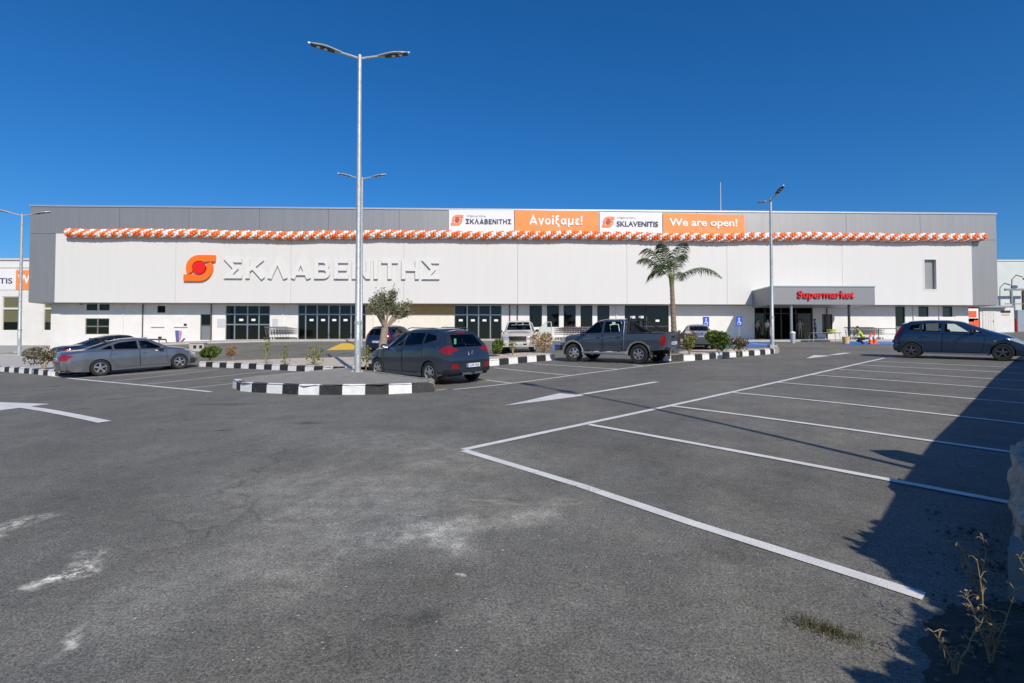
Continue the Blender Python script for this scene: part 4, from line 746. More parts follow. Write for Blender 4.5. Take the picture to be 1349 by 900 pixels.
# --- crossover by the lamp
X3=dict(xf=2.18,xr=-2.18,wheels=(1.306,-1.306),axle=.335,arch=.375,sill=.24,track=.905,
 top=[(-2.2,1.56),(-1.9,1.58),(-1.5,1.615),(-.9,1.645),(-.2,1.645),(.25,1.565),(1.02,1.13),(1.15,1.09),(1.6,1.0),(2.0,.90),(2.18,.80)],
 belt=[(-2.2,1.13),(-1.4,1.12),(-.6,1.06),(.9,1.00),(1.25,.97),(1.9,.84),(2.18,.72)], half=[(-2.18,.80),(-1.95,.885),(-1.3,.915),(0,.915),(1.2,.905),(1.7,.87),(2.0,.76),(2.18,.60)],
 roofw=[(-2.2,.58),(-1.5,.62),(-.5,.66),(.25,.62),(1.0,.72),(1.6,.74),(2.2,.5)], low=[(-2.2,.36),(-1.9,.28),(-1.6,.24),(1.6,.22),(2.2,.26)], rear=[(0,.10),(.3,.05),(.45,0),(.75,.01),(.98,.08),(1.15,.17),(1.35,.34),(1.55,.54),(1.7,.60)], front=[(0,.05),(.5,0),(.75,.10),(1.2,.25)], rw=1.0, bow=.15)
def place(contact,pxx,wb,track,side_,hint):
    """heading so that the second wheel of this side shows at column pxx"""
    best=None
    for k in range(-300,301):
        h=hint+k*.003; x,y=contact[0]+math.cos(h)*wb,contact[1]+math.sin(h)*wb; f=y*math.cos(PITCH); e=abs(674.5+FPX*x/(f)-pxx)
        if best is None or e<best[0]: best=(e,h)
    h=best[1]; mx,my=contact[0]+math.cos(h)*wb/2,contact[1]+math.sin(h)*wb/2; return mx+math.sin(h)*track*side_,my-math.cos(h)*track*side_,h
def crossover(label,pt,x,y,h):
    c=Car('parked_car',label,'car',X3,pt,x,y,h,group='cars parked in the car park'); GL=CARGD
    window(c,[(.86,1.04),(.02,1.10),(.02,1.50),(.22,1.50)],CARGL); window(c,[(-.04,1.10),(-.93,1.16),(-.93,1.50),(-.04,1.52)],GL); window(c,[(-.97,1.17),(-1.50,1.30),(-1.42,1.43),(-.97,1.50)],GL)
    window(c,[(.62,1.10),(.66,1.16),(.52,1.50),(-.52,1.50),(-.66,1.16),(-.62,1.10)],CARGL,.04,'x',[lambda f:f.normal.x>.25 and .2<f.calc_center_median().x<1.2])
    window(c,[(.62,1.08),(.60,1.20),(.50,1.46),(-.50,1.46),(-.60,1.20),(-.62,1.08)],CARGD,.05,'x',[c.back])
    c.take('brake_light',[(.17,1.50),(.17,1.535),(-.17,1.535),(-.17,1.50)],'x',c.back,TAILR)
    c.doors([[(.98,.33),(.96,1.03),(.0,1.08),(-.02,.33)],[(-.05,.33),(-.03,1.08),(-.95,1.14),(-.97,.80),(-.72,.60),(-.72,.33)]])
    for sg in (1,-1):
        q=[(-2.4,.90),(-2.4,1.16),(-1.92,1.17),(-1.80,1.05),(-1.95,.92)]; c.take('tail_light',[( -2.6,.86),(-2.6,1.10),(-2.06,1.16),(-1.80,1.07),(-1.74,.98),(-1.95,.90)],'y',lambda f:f.calc_center_median().y*sg>.66 and f.calc_center_median().x<-1.6,TAILR,.006)
        c.take('tail_light',[(sg*.66,.96),(sg*.42,1.0),(sg*.58,1.09),(sg*.8,1.12),(sg*.8,.92)],'x',c.back,TAILR,.006); c.take('rear_reflector',[(sg*.52,.50),(sg*.52,.61),(sg*.74,.63),(sg*.74,.50)],'x',c.back,TAILR,.005)
        c.take('headlight',[(sg*.45,.66),(sg*.5,.80),(sg*.72,.84),(sg*.72,.68)],'x',c.front,HEADL)
    c.take('rear_bumper',[(.86,.28),(.86,.46),(.45,.46),(.42,.38),(-.42,.38),(-.45,.46),(-.86,.46),(-.86,.28)],'x',c.back,BLACKP,.006); c.take('tailgate_seam',[(.80,.655),(.80,.667),(-.80,.667),(-.80,.655)],'x',c.back,BLACKP,-.004)
    ob('skid_plate',MB().obox((-2.16,0,.335),(1,0,0),(0,1,0),(0,0,1),.03,.40,.03),CHROME,c.t); ob('tow_hook',MB().tube([(-2.1,0,.34),(-2.24,0,.34),(-2.25,0,.40)],.025,8),BLACKP,c.t)
    plate(c,-2.225,.565,'LHP 436',-1); em=MB().obox((-2.165,0,.93),(1,0,.1),(0,1,.3),(-.1,-.3,1),.012,.035,.06); ob('badge',em,CHROME,c.t)
    c.take('lower_cladding',[(2.3,.2),(2.3,.33),(-2.3,.33),(-2.3,.2)],'y',lambda f:abs(f.normal.y)>.3,mat('grey_cladding',(.12,.125,.13),.5,.1,.1),.004)
    for sg in (1,-1): ob('roof_rail',MB().tube([(.05,sg*.62,1.60),(-.1,sg*.62,1.645),(-1.2,sg*.60,1.625),(-1.45,sg*.59,1.58)] if False else [(.0,sg*.63,1.615),(-.15,sg*.635,1.65),(-1.2,sg*.615,1.635),(-1.4,sg*.60,1.60)],.014,6),DRIM,c.t)
    ob('sticker',MB().box(-1.965,-1.955,-.44+.88,-.36+.88,1.2,1.36),mat('green_sticker',(.1,.4,.2),.5,0,.1),c.t).location=(-.02,0,-.02)
    c.wheels(RIM,.338,.225,6,0); c.under(); c.seats([(.2,2),(-.75,3)],.45); c.mirrors(.78,1.02); ob('rear_wiper',MB().obox((-1.985,-.1,1.15),(0,1,.06),(1,0,.2),(0,0,1),.22,.012,.012),BLACKP,c.t)
    ob('dashboard',MB().box(.45,.95,-.66,.66,.6,1.0),BLACKP,c.t); ob('cabin_floor',MB().box(-1.9,1.0,-.76,.76,.40,.44),BLACKP,c.t); c.done()
GUN=paint('gunmetal_paint',(.048,.064,.090),.6,.22)
x,y,h=place(at(569,506.5),501,2.613,.80,1,math.atan2(.77,-.64)); crossover('gunmetal grey crossover parked nose in beside the front lamp island',GUN,x,y,h)
# --- saloon
SD=dict(xf=2.30,xr=-2.60,wheels=(1.42,-1.36),axle=.325,arch=.355,sill=.20,track=.88,
 top=[(-2.61,.98),(-2.4,1.03),(-1.72,1.06),(-.95,1.33),(-.5,1.43),(0,1.45),(.4,1.415),(.95,1.12),(1.2,1.01),(1.7,.93),(2.1,.83),(2.3,.72)],
 belt=[(-2.61,.88),(-1.8,.97),(-.6,.95),(.9,.90),(1.4,.86),(2.0,.76),(2.3,.64)], half=[(-2.60,.70),(-2.4,.82),(-1.85,.885),(0,.885),(1.3,.885),(1.9,.80),(2.15,.68),(2.3,.50)],
 roofw=[(-2.61,.6),(-1.75,.66),(-1.0,.55),(-.4,.58),(.3,.57),(.95,.64),(1.5,.70),(2.3,.42)], low=[(-2.61,.32),(-2.3,.24),(-1.75,.20),(1.8,.17),(2.3,.20)], rear=[(0,.12),(.35,.02),(.5,0),(.7,.0),(.95,.08),(1.2,.15)], front=[(0,.05),(.4,0),(.7,.10),(1.1,.2)], bow=.13,crown=.10)
def saloon(label,pt,x,y,h,simple=False):
    c=Car('parked_car',label,'car',SD,pt,x,y,h,group='cars parked in the car park')
    window(c,[(.88,.95),(.02,.985),(.02,1.32),(.30,1.32)],CARGL); window(c,[(-.04,.985),(-.86,1.02),(-.86,1.20),(-.66,1.29),(-.04,1.33)],CARGL if simple else CARGD); window(c,[(-.90,1.02),(-1.30,1.04),(-1.0,1.17),(-.90,1.19)],CARGD)
    window(c,[(.58,1.05),(.62,1.08),(.47,1.35),(-.47,1.35),(-.62,1.08),(-.58,1.05)],CARGL,.035,'x',[lambda f:f.normal.x>.2 and .25<f.calc_center_median().x<1.25])
    window(c,[(.60,1.07),(.50,1.34),(-.50,1.34),(-.60,1.07)],CARGD,.035,'x',[lambda f:f.normal.x<-.2 and -1.75<f.calc_center_median().x<-.5])
    c.doors([[(.98,.30),(.92,.92),(.0,.96),(-.02,.30)],[(-.05,.30),(-.03,.96),(-.93,.985),(-1.05,.70),(-.90,.48),(-.78,.30)]])
    for sg in (1,-1):
        c.take('tail_light',[(-2.8,.68),(-2.8,.88),(-2.4,.90),(-2.14,.87),(-2.30,.75),(-2.4,.68)],'y',lambda f:f.calc_center_median().y*sg>.58 and f.calc_center_median().x<-2.0,TAILR,.006)
        c.take('tail_light',[(sg*.40,.72),(sg*.36,.84),(sg*.8,.88),(sg*.8,.68)],'x',c.back,TAILR,.006); c.take('headlight',[(sg*.42,.58),(sg*.46,.70),(sg*.7,.75),(sg*.7,.60)],'x',c.front,HEADL)
    c.take('grille',[(.30,.40),(.36,.66),(-.36,.66),(-.30,.40)],'x',c.front,BLACKP); c.take('trunk_seam',[(.62,.60),(.62,.61),(-.62,.61),(-.62,.60)],'x',c.back,BLACKP,-.003); c.take('chrome_strip',[(.36,.83),(.36,.855),(-.36,.855),(-.36,.83)],'x',c.back,CHROME,.008)
    c.take('lower_bumper',[(.8,.22),(.8,.30),(-.8,.30),(-.8,.22)],'x',c.back,BLACKP,.004); plate(c,-2.575,.73,'KPN 527',-1); ob('badge',MB().lathe([(.045,0),(.045,.012),(0,.012)],12,'z'),CHROME,c.t).matrix_local=Matrix.Translation((-2.545,0,.90))@Matrix.Rotation(-math.pi/2,4,'Y')
    for sg in (1,-1): ob('exhaust',MB().tube([(-2.3,sg*.5,.27),(-2.58,sg*.5,.27)],.04,8),CHROME,c.t)
    c.wheels(RIM,.325,.225,5); c.under(); c.seats([(.25,2),(-.65,3)],.36,.56); c.mirrors(.72,.94); ob('dashboard',MB().box(.5,.95,-.62,.62,.5,.90),BLACKP,c.t); ob('cabin_floor',MB().box(-1.6,1.0,-.72,.72,.30,.34),BLACKP,c.t); ob('parcel_shelf',MB().box(-1.5,-1.0,-.55,.55,.90,.94),BLACKP,c.t); c.done()
SILV=paint('steel_grey_metallic_paint',(.215,.225,.245),.65,.24); BLK=paint('black_paint',(.012,.013,.016),.2,.25)
x,y,h=place(at(131,495.5),236,2.78,.78,-1,math.atan2(.83,.55)); saloon('steel grey four door saloon parked at the left beside the dry bush',SILV,x,y,h)
saloon('black saloon seen mostly hidden behind the steel grey saloon',BLK,-20.5,27.3,h+.22,True)
# --- small MPV hatchback at the right
MPV=dict(xf=2.07,xr=-2.05,wheels=(1.36,-1.36),axle=.315,arch=.35,sill=.20,track=.86,
 top=[(-2.1,1.40),(-1.7,1.50),(-.9,1.545),(-.3,1.54),(.12,1.49),(1.0,1.12),(1.3,1.02),(1.8,.87),(2.07,.72)],
 belt=[(-2.1,1.06),(-1.3,1.03),(-.4,1.0),(.7,.96),(1.4,.86),(1.8,.74),(2.07,.62)], half=[(-2.05,.70),(-1.85,.82),(-1.3,.855),(0,.86),(1.2,.85),(1.7,.76),(1.95,.62),(2.07,.48)],
 roofw=[(-2.1,.52),(-1.5,.58),(-.4,.62),(.15,.60),(1.05,.66),(1.6,.66),(2.1,.42)], low=[(-2.05,.30),(-1.7,.21),(1.7,.18),(2.07,.20)], rear=[(0,.12),(.3,.04),(.45,0),(.8,.03),(1.0,.10),(1.35,.30),(1.6,.42)], front=[(0,.06),(.35,0),(.65,.10),(1.0,.2)],rw=.75,bow=.15,crown=.10)
def mpv(label,pt,x,y,h,rim=DRIM,sc=1,z=None):
    c=Car('parked_car',label,'car',MPV,pt,x,y,h,z,group='cars parked in the car park')
    window(c,[(.46,1.03),(-.36,1.06),(-.36,1.41),(-.02,1.41)],CARGL); window(c,[(-.42,1.06),(-1.06,1.08),(-1.06,1.41),(-.42,1.42)],CARGD); window(c,[(-1.09,1.09),(-1.50,1.15),(-1.42,1.36),(-1.09,1.40)],CARGD); window(c,[(.84,1.02),(.51,1.03),(.51,1.20)],CARGL,.02)
    window(c,[(.58,1.13),(.48,1.43),(-.48,1.43),(-.58,1.13)],CARGL,.035,'x',[lambda f:f.normal.x>.2 and -.1<f.calc_center_median().x<1.1]); window(c,[(.56,1.02),(.46,1.38),(-.46,1.38),(-.56,1.02)],CARGD,.04,'x',[c.back])
    c.doors([[(.78,.30),(.86,.93),(-.37,.985),(-.39,.30)],[(-.42,.30),(-.41,.985),(-1.05,1.01),(-1.08,.78),(-.92,.56),(-.86,.30)]])
    for sg in (1,-1):
        c.take('tail_light',[(-2.3,.78),(-2.3,1.34),(-1.62,1.34),(-1.74,1.1),(-1.80,.78)],'y',lambda f:f.calc_center_median().y*sg>.57 and f.calc_center_median().x<-1.6,TAILR,.006)
        c.take('headlight',[(2.2,.60),(1.90,.62),(1.42,.84),(1.62,.84),(2.2,.76)],'y',lambda f:f.calc_center_median().y*sg>.30 and f.calc_center_median().x>1.35 and f.normal.z<.93,HEADL,.005)
    c.take('grille',[(.45,.30),(.4,.42),(-.4,.42),(-.45,.30)],'x',c.front,BLACKP); c.take('sill_cladding',[(.95,.18),(.95,.255),(-.95,.255),(-.95,.18)],'y',lambda f:abs(f.normal.y)>.3,mat('pale_sill',(.22,.24,.28),.4,.3,.1),.006)
    plate(c,-2.06,.66,'KVE 318',-1); c.wheels(rim,.315,.20,5); c.under(); c.seats([(-.15,2),(-.95,3)],.42,.58); c.mirrors(.48,1.02); ob('dashboard',MB().box(.3,.9,-.6,.6,.5,.94),BLACKP,c.t); ob('cabin_floor',MB().box(-1.8,1.1,-.7,.7,.34,.38),BLACKP,c.t); ob('indicator',MB().box(1.10,1.18,-.865,-.845,.72,.76).box(1.10,1.18,.845,.865,.72,.76),AMB,c.t); c.done()
BLUEP=paint('dark_blue_paint',(.014,.040,.090),.4,.2)
x,y,h=place(at(1200.5,471.8),1321,2.72,.76,-1,math.atan2(-.745,.667)); mpv('dark blue compact hatchback at the end of the right hand bays',BLUEP,x,y,h)
NAVYP=paint('navy_paint',(.012,.02,.06),.3,.28); mpv('small navy hatchback half hidden behind the olive tree trunk',NAVYP,-6.95,31.2,math.radians(72),RIM)
GREYP=paint('mid_grey_paint',(.13,.135,.14),.5,.35); saloon('grey saloon seen from behind between the two green bushes',GREYP,11.35,32.2,math.radians(77))
# --- pick-ups
def pickup_spec(bed): return dict(xf=2.30,xr=-2.52,wheels=(1.48,-1.48),axle=.37,arch=.46,sill=.46,track=.88,
 top=[(-2.52,1.18),(-.90,1.18),(-.89,1.70),(-.5,1.755),(.1,1.765),(.45,1.72),(1.12,1.24),(1.3,1.20),(2.0,1.11),(2.32,1.0)], hard=[-.9],
 belt=[(-2.52,1.16),(-.92,1.16),(-.5,1.14),(1.0,1.10),(1.4,1.08),(2.1,1.0),(2.32,.90)], half=[(-2.52,.84),(-2.4,.86),(-1,.87),(0,.875),(1.2,.87),(1.9,.85),(2.1,.80),(2.32,.72)],
 roofw=[(-2.52,.80),(-.95,.80),(-.85,.62),(0,.63),(.5,.62),(1.1,.70),(1.6,.74),(2.42,.6)], low=[(-2.52,.56),(-2.0,.52),(-1.9,.48),(1.9,.46),(2.42,.52)], front=[(0,.08),(.55,0),(.9,.06),(1.2,.16)], bow=.10,fw=.5,rw=.3,knots=[-.905,-.9,-.895,-.89,-.88],crown=.09,sm=.06)
def pickup(label,pt,x,y,h,open_left=False,rack=True,rim=RIM,flare=CHROME):
    c=Car('pickup_truck',label,'pickup',pickup_spec(0),pt,x,y,h,group='pickups in the car park')
    skip=((0,1),) if open_left else ()
    flts=[c.upper(-1)] if open_left else None
    window(c,[(1.0,1.17),(.13,1.20),(.13,1.65),(.42,1.65)],CARGL); window(c,[(.06,1.20),(-.72,1.22),(-.70,1.64),(.06,1.66)],CARGL)
    window(c,[(.64,1.27),(.53,1.67),(-.53,1.67),(-.64,1.27)],CARGL,.035,'x',[lambda f:f.normal.x>.2 and .3<f.calc_center_median().x<1.3]); window(c,[(.55,1.26),(.52,1.62),(-.52,1.62),(-.55,1.26)],CARGL,.035,'x',[lambda f:f.normal.x<-.5 and -1.0<f.calc_center_median().x<-.8])
    fd=[(.99,.50),(1.04,1.12),(.12,1.16),(.10,.50)]; rd=[(.06,.50),(.08,1.16),(-.80,1.18),(-.80,.86),(-.72,.50)]
    if open_left:
        c.take('door_opening',fd,'y',c.side(1),BLACKP,-.03); c.doors([fd,rd],skip)
        d=empty('open_door','front door swung wide open'); d.parent=c.t; d.location=(1.0,.87,0); d.rotation_euler=(0,0,-math.radians(80))
        ob('door_skin',MB().prism([(0,.50),(.03,1.12),(-.90,1.16),(-.90,.50)],lambda a,b:(a,-.03,b),lambda a,b:(a,.03,b)),pt,d); ob('window_frame',MB().tube([(0.0,0,1.10),(-.58,-.10,1.66),(-.86,-.10,1.67),(-.90,0,1.14)],.028,6),pt,d); ob('window',MB().add([(-.06,0,1.13),(-.56,-.10,1.65),(-.85,-.10,1.66),(-.88,0,1.14)],[(0,1,2,3)]),CARGL,d); ob('handle',MB().box(-.82,-.64,.03,.06,.98,1.03),BLACKP,d)
    else: c.doors([fd,rd])
    for sg in (1,-1):
        c.take('tail_light',[(sg*.70,.74),(sg*.70,1.10),(sg*.92,1.10),(sg*.92,.74)],'x',c.back,TAILR,.008)
        c.take('tail_light',[(-2.6,.74),(-2.6,.95),(-2.42,.95),(-2.42,.74)],'y',c.side(sg),TAILR,.006); c.take('reversing_light',[(-2.6,.955),(-2.6,1.10),(-2.42,1.10),(-2.42,.955)],'y',c.side(sg),HEADL,.006)
        c.take('headlight',[(sg*.46,.78),(sg*.46,.95),(sg*.86,.97),(sg*.86,.80)],'x',c.front,HEADL,.006); c.take('indicator',[(2.6,.80),(2.6,.93),(2.28,.95),(2.26,.82)],'y',c.side(sg),AMB,.006)
        for xw in (1.48,-1.48):
            fl=MB(); a=.46; vs=[]
            for k in range(19):
                t=math.radians(-8+k*196/18)
                for r_,o_ in ((a-.01,.02),(a+.01,.045),(a+.075,.04),(a+.085,.0)): vs.append((xw+r_*math.cos(t),sg*(interp(c.S['half'],xw)*.985+o_-.02),.37+r_*math.sin(t)))
            fl.add(vs,[(k*4+q,k*4+q+1,k*4+5+q,k*4+4+q) for k in range(18) for q in range(3)]); ob('wheel_arch_flare',fl,flare,c.t,60)
        sp=MB().tube([(1.0,sg*.93,.43),(.9,sg*.96,.40),(-.85,sg*.96,.40),(-.95,sg*.93,.43)],.05,8)
        for q in (.6,-.55): sp.tube([(q,sg*.6,.48),(q,sg*.95,.42)],.03,6)
        ob('side_step',sp,mat('dull_aluminium',(.4,.4,.39),.4,.6,.1),c.t,True)
        for q in (.35,-.25): ob('step_pad',MB().box(q-.10,q+.10,sg*.90-.05,sg*.90+.05,.445,.46),WTXT,c.t)
    c.take('grille',[(.44,.74),(.44,.96),(-.44,.96),(-.44,.74)],'x',c.front,BLACKP,-.01)
    gb=MB()
    for q in range(3): gb.box(2.24,2.28,-.42,.42,.77+q*.07,.785+q*.07)
    gb.box(2.24,2.29,-.46,.46,.965,.99).box(2.24,2.29,-.46,.46,.715,.735); ob('grille_bar',gb,CHROME,c.t)
    bp=MB().obox((2.32,0,.58),(1,0,0),(0,1,0),(0,0,1),.10,.84,.12); ob('front_bumper',bp,pt,c.t); ob('air_intake',MB().box(2.415,2.425,-.45,.45,.54,.62),BLACKP,c.t)
    for sg in (1,-1): ob('fog_lamp',MB().lathe([(0,0),(.07,0),(.07,.02),(0,.02)],12,'z'),HEADL,c.t).matrix_local=Matrix.Translation((2.42,sg*.64,.58))@Matrix.Rotation(math.pi/2,4,'Y')
    rb=MB().obox((-2.60,0,.60),(1,0,0),(0,1,0),(0,0,1),.09,.70,.05); rb.obox((-2.6,0,.48),(1,0,0),(0,1,0),(0,0,1),.03,.25,.09); ob('rear_bumper',rb,CHROME,c.t); plate(c,2.435,.58,'KMB 204',1); plate(c,-2.545,.78,'KMB 204',-1,y=0)
    c.take('tailgate_seam',[(.68,.62),(.68,.63),(-.68,.63),(-.68,.62)],'x',c.back,BLACKP,-.004); ob('tailgate_handle',MB().box(-2.54,-2.51,-.14,.14,.98,1.06),BLACKP,c.t)
    ob('bed_liner',MB().box(-2.42,-1.0,-.72,.72,1.175,1.195),BLACKP,c.t)
    if rack:
        for sg in (1,-1):
            ob('roll_bar',MB().tube([(-.98,sg*.70,1.18),(-1.0,sg*.62,1.66),(-1.02,sg*.55,1.74)],.035,8).tube([(-1.05,sg*.62,1.66),(-1.45,sg*.68,1.45),(-1.95,sg*.72,1.19)],.032,8),BLACKP,c.t,True)
        ob('roll_bar',MB().tube([(-1.02,-.55,1.74),(-1.02,.55,1.74)],.035,8).tube([(-1.3,-.66,1.53),(-1.3,.66,1.53)],.022,6),BLACKP,c.t)
        for q in range(7): ob('guard_bar',MB().tube([(-1.02,-.6+q*.2,1.2),(-1.02,-.6+q*.2,1.72)],.012,5),BLACKP,c.t)
        for q in range(4): ob('guard_bar',MB().tube([(-1.02,-.66,1.27+q*.13),(-1.02,.66,1.27+q*.13)],.012,5),BLACKP,c.t)
        for sg in (1,-1): ob('work_light',MB().obox((-1.02,sg*.38,1.80),(1,0,0),(0,1,0),(0,0,1),.05,.12,.05),WTXT,c.t)
        ob('tarpaulin',MB().prism([(-1.06,1.2),(-1.06,1.62),(-1.5,1.44),(-1.95,1.22)],lambda a,b:(a,.66,b),lambda a,b:(a,.64,b)),mat('black_mesh',(.02,.02,.025),.8,0,.3),c.t)
        for sg in (1,-1):
            z_=MB(); pts=[(.98,.93),(.75,.99),(.78,.94),(.45,1.02),(.48,.96),(.12,1.03),(.15,.98),(-.25,1.04),(-.7,1.045)]
            z_.tube([(a,sg*(interp(c.S['half'],a)*1.0+.004),b) for a,b in pts],.010,4); ob('side_stripe',z_,mat('pale_blue_decal',(.22,.26,.32),.4,.2,.1),c.t)
        ob('snorkel',MB().tube([(-.86,.885,.6),(-.86,.86,1.2),(-.84,.70,1.66)],.018,6),CHROME,c.t)
    for sg in (1,-1): ob('mud_flap',MB().box(-1.99,-1.97,sg*.80-.12,sg*.80+.12,.22,.60),BLACKP,c.t)
    c.wheels(rim,.375,.26,6,math.radians(24) if rack else 0,.56); c.under(); c.seats([(.35,2),(-.5,3)],.72,.62); c.mirrors(.95,1.16,BLACKP); ob('dashboard',MB().box(.65,1.0,-.6,.6,.7,1.12),BLACKP,c.t); ob('cabin_floor',MB().box(-.85,1.1,-.76,.76,.58,.62),BLACKP,c.t); ob('steering_wheel',MB().lathe([(.17,-.012),(.19,-.012),(.19,.012),(.17,.012),(.17,-.012)],16,'z'),BLACKP,c.t).matrix_local=Matrix.Translation((.62,.36,1.12))@Matrix.Rotation(-1.1,4,'Y'); c.done()
SLATE=paint('slate_blue_paint',(.075,.092,.125),.4,.24)
x,y,h=place(at(843,479.5),757,2.96,.75,1,math.atan2(.77,-.63)); pickup('slate blue double cab pickup with black roll bar parked nose in',SLATE,x,y,h)
CREAMP=paint('dusty_white_paint',(.62,.56,.49),0,.4); pickup('dusty white pickup facing the camera with its door swung open',CREAMP,.42,28.6,math.radians(-93),True,False,RIM,CREAMP)
# --- shopping trolleys
TW=MB(); zb,zt_=.42,1.0
for k in range(9):
    f=k/8; TW.tube([(-.40+f*.86,-.24+.03*f,zb+.02),(-.44+f*.94,-.28+.03*f,zt_-.10*f)],.010,4).tube([(-.40+f*.86,.24-.03*f,zb+.02),(-.44+f*.94,.28-.03*f,zt_-.10*f)],.010,4)
for k in range(4):
    f=k/3; z0=zb+(zt_-zb)*f; TW.tube([(-.40-.04*f,-.24-.04*f,z0),(.46+.04*f,-.21-.04*f,z0-.10*f),(.46+.04*f,.21+.04*f,z0-.10*f),(-.40-.04*f,.24+.04*f,z0)],.011,4)
for k in range(6): TW.tube([(-.38,-.22+k*.088,zb),(.46,-.20+k*.08,zb)],.008,4)
fr_=MB()
for sg in (1,-1): fr_.tube([(-.46,sg*.27,1.02),(-.36,sg*.25,.55),(-.30,sg*.25,.16),(.40,sg*.19,.14)],.017,5)
hd_=MB().tube([(-.48,-.29,1.03),(-.48,.29,1.03)],.028,6); wl_=MB()
for a,b in ((-.26,.24),(-.26,-.24),(.38,.18),(.38,-.18)): wl_.lathe([(0,b-.015),(.062,b-.015),(.062,b+.015),(0,b+.015)],8,'y',(a,0,.062))
def trolleys(p,q,n,face,desc,hm,group,order,wire=None):
    """row of nested trolleys from ground point p to q"""
    root=empty('shopping_trolley','x','shopping trolley',(p[0],p[1],g(*p)+.10),face,group); wire=wire or STEELW
    kids=[ob('basket',TW,wire,root),ob('frame',fr_,wire,root),ob('handle',hd_,hm,root),ob('castors',wl_,BLACKP,root)]
    for i in range(n):
        f=i/max(1,n-1); x,y=p[0]+(q[0]-p[0])*f,p[1]+(q[1]-p[1])*f; lab=order(i,n)
        if i==0: root['label']=lab
        else: copy_tree(root,kids,(x,y,g(x,y)+.10),face+random.uniform(-.02,.02),lab)
ORD=['first','second','third','fourth','fifth','sixth','seventh','eighth','ninth','tenth','eleventh','twelfth','thirteenth','fourteenth','fifteenth','sixteenth','seventeenth','eighteenth','nineteenth','twentieth']
def mp(px,d): x=u(px,d); p=mwall(x,d,0); return (p.x,p.y)
DKRED=mat('dark_red_handle',(.28,.03,.05),.4,0,.1)
trolleys(mp(358,-.9),mp(384,-.9),8,YAW,'',mat('grey_handle',(.3,.3,.3),.4,0,.1),'trolleys by the second glass door',lambda i,n: f'{ORD[i]} trolley from the left in the nested row by the notice board')
trolleys(mp(738,-3.0),mp(797,-3.0),18,YAW+math.pi,'',DKRED,'trolleys behind the pickups',lambda i,n: f'{ORD[i]} trolley from the left in the long row under the five windows',mat('dark_wire',(.055,.042,.052),.5,.1,.1))
trolleys(mp(1122,-.9),mp(1155,-.9),10,YAW,'',RED,'trolleys right of the canopy',lambda i,n: f'{ORD[i]} trolley from the left in the row behind the orange cones')
p=at(261,462.5); t=empty('utility_box','pale low utility box with two dark vents on the lane','utility box',(p[0],p[1],g(*p)),YAW); ob('cabinet',MB().box(-.45,.45,-.2,.2,-.05,.5),CONCL,t); ob('lid',MB().box(-.5,.5,-.25,.25,.5,.54),CONCL,t)
for q in (-.1,.27): ob('vent',MB().box(q-.09,q+.09,-.215,-.2,.16,.36),BLACKP,t)
# ------------------------------------------------------------------ trees, bushes, weeds
def leaves(mb,pts,size,droop=.0,asp=2.2):
    for p in pts:
        d=Vector((random.gauss(0,1),random.gauss(0,1),random.gauss(0,1)-droop)).normalized(); a=d.orthogonal().normalized(); a.rotate(Matrix.Rotation(random.random()*6.28,3,d)); s=size*random.uniform(.6,1.25); p=Vector(p); l=d*s*asp*.5; w_=a*s*.5
        mb.add([p-l,p-l*.1+w_,p+l,p-l*.1-w_],[(0,1,2,3)])
LG=leafmat('bush_leaves',(.05,.10,.012),(.17,.24,.03)); LO=leafmat('olive_leaves',(.15,.155,.085),(.36,.36,.23),.25); LD=leafmat('dry_leaves',(.28,.16,.05),(.45,.30,.14),.2); LY=leafmat('yellow_green_leaves',(.14,.17,.03),(.32,.32,.08)); LP=leafmat('palm_leaflets',(.035,.062,.018),(.12,.17,.055),.3); LB=leafmat('brown_green_leaves',(.12,.11,.05),(.25,.20,.11),.2); LH=leafmat('hedge_leaves',(.03,.06,.015),(.08,.12,.03))
def bush(name,label,cat,px,py,hpx,wpx,lm,n=420,ls=.055,lift=.22,lobes=7,stemm=None,base=.12,holes=True):
    x,y=at(px,py,lift); z=g(x,y)+lift-.03; sc=y/FPX; H=hpx*sc; Wd=wpx*sc/2; t=empty(name,label,cat,(x,y,z),0,'plants on the kerbed islands'); mb=MB(); P=[]
    cs=[(random.uniform(-.55,.55)*Wd,random.uniform(-.5,.5)*Wd,H*random.uniform(.38,.78),random.uniform(.42,.62)) for _ in range(lobes)]
    for _ in range(n):
        cx,cy,cz,r=random.choice(cs); d=Vector((random.gauss(0,1),random.gauss(0,1),random.gauss(0,1))).normalized()*random.uniform(.55,1.0)**.6
        p=(cx+d.x*r*Wd,cy+d.y*r*Wd,max(.03,cz+d.z*r*H*.5)); P.append(p)
    leaves(mb,P,ls); ob('foliage',mb,lm,t)
    st=MB()
    for _ in range(9):
        cx,cy,cz,r=random.choice(cs); st.tube([(random.uniform(-.04,.04),random.uniform(-.04,.04),-.05),(cx*.4,cy*.4,cz*.5),(cx,cy,cz)],[.018,.013,.005],5)
    ob('stem',st,stemm or BARK,t); return t
bush('round_bush','dense round green bush at the left end of the planting strip','bush',277,474,22,27,LG,1000,.075)
bush('dry_shrub','small dry orange shrub right of the leftmost round bush','shrub',307.5,474,20,17,LD,300,.05,stemm=DRYST)
bush('round_bush','low green bush between the crossover and the white pickup','bush',657,470,25,24,LG,700,.065)
bush('dry_shrub','wide dry brown shrub in front of the open pickup door','shrub',716,465.5,29,36,LD,800,.05,stemm=DRYST)
bush('flowering_weed','pale thin weed in front of the white pickup grille','weed',676,469,29,12,LY,90,.05,stemm=DRYST)
bush('yellow_shrub','narrow yellow green shrub behind the pickup tailgate','shrub',908,467,29,17,LY,420,.06,.24)
bush('round_bush','large bright green bush right of the grey saloon','bush',946,464.5,30,35,LG,1100,.075,.24)
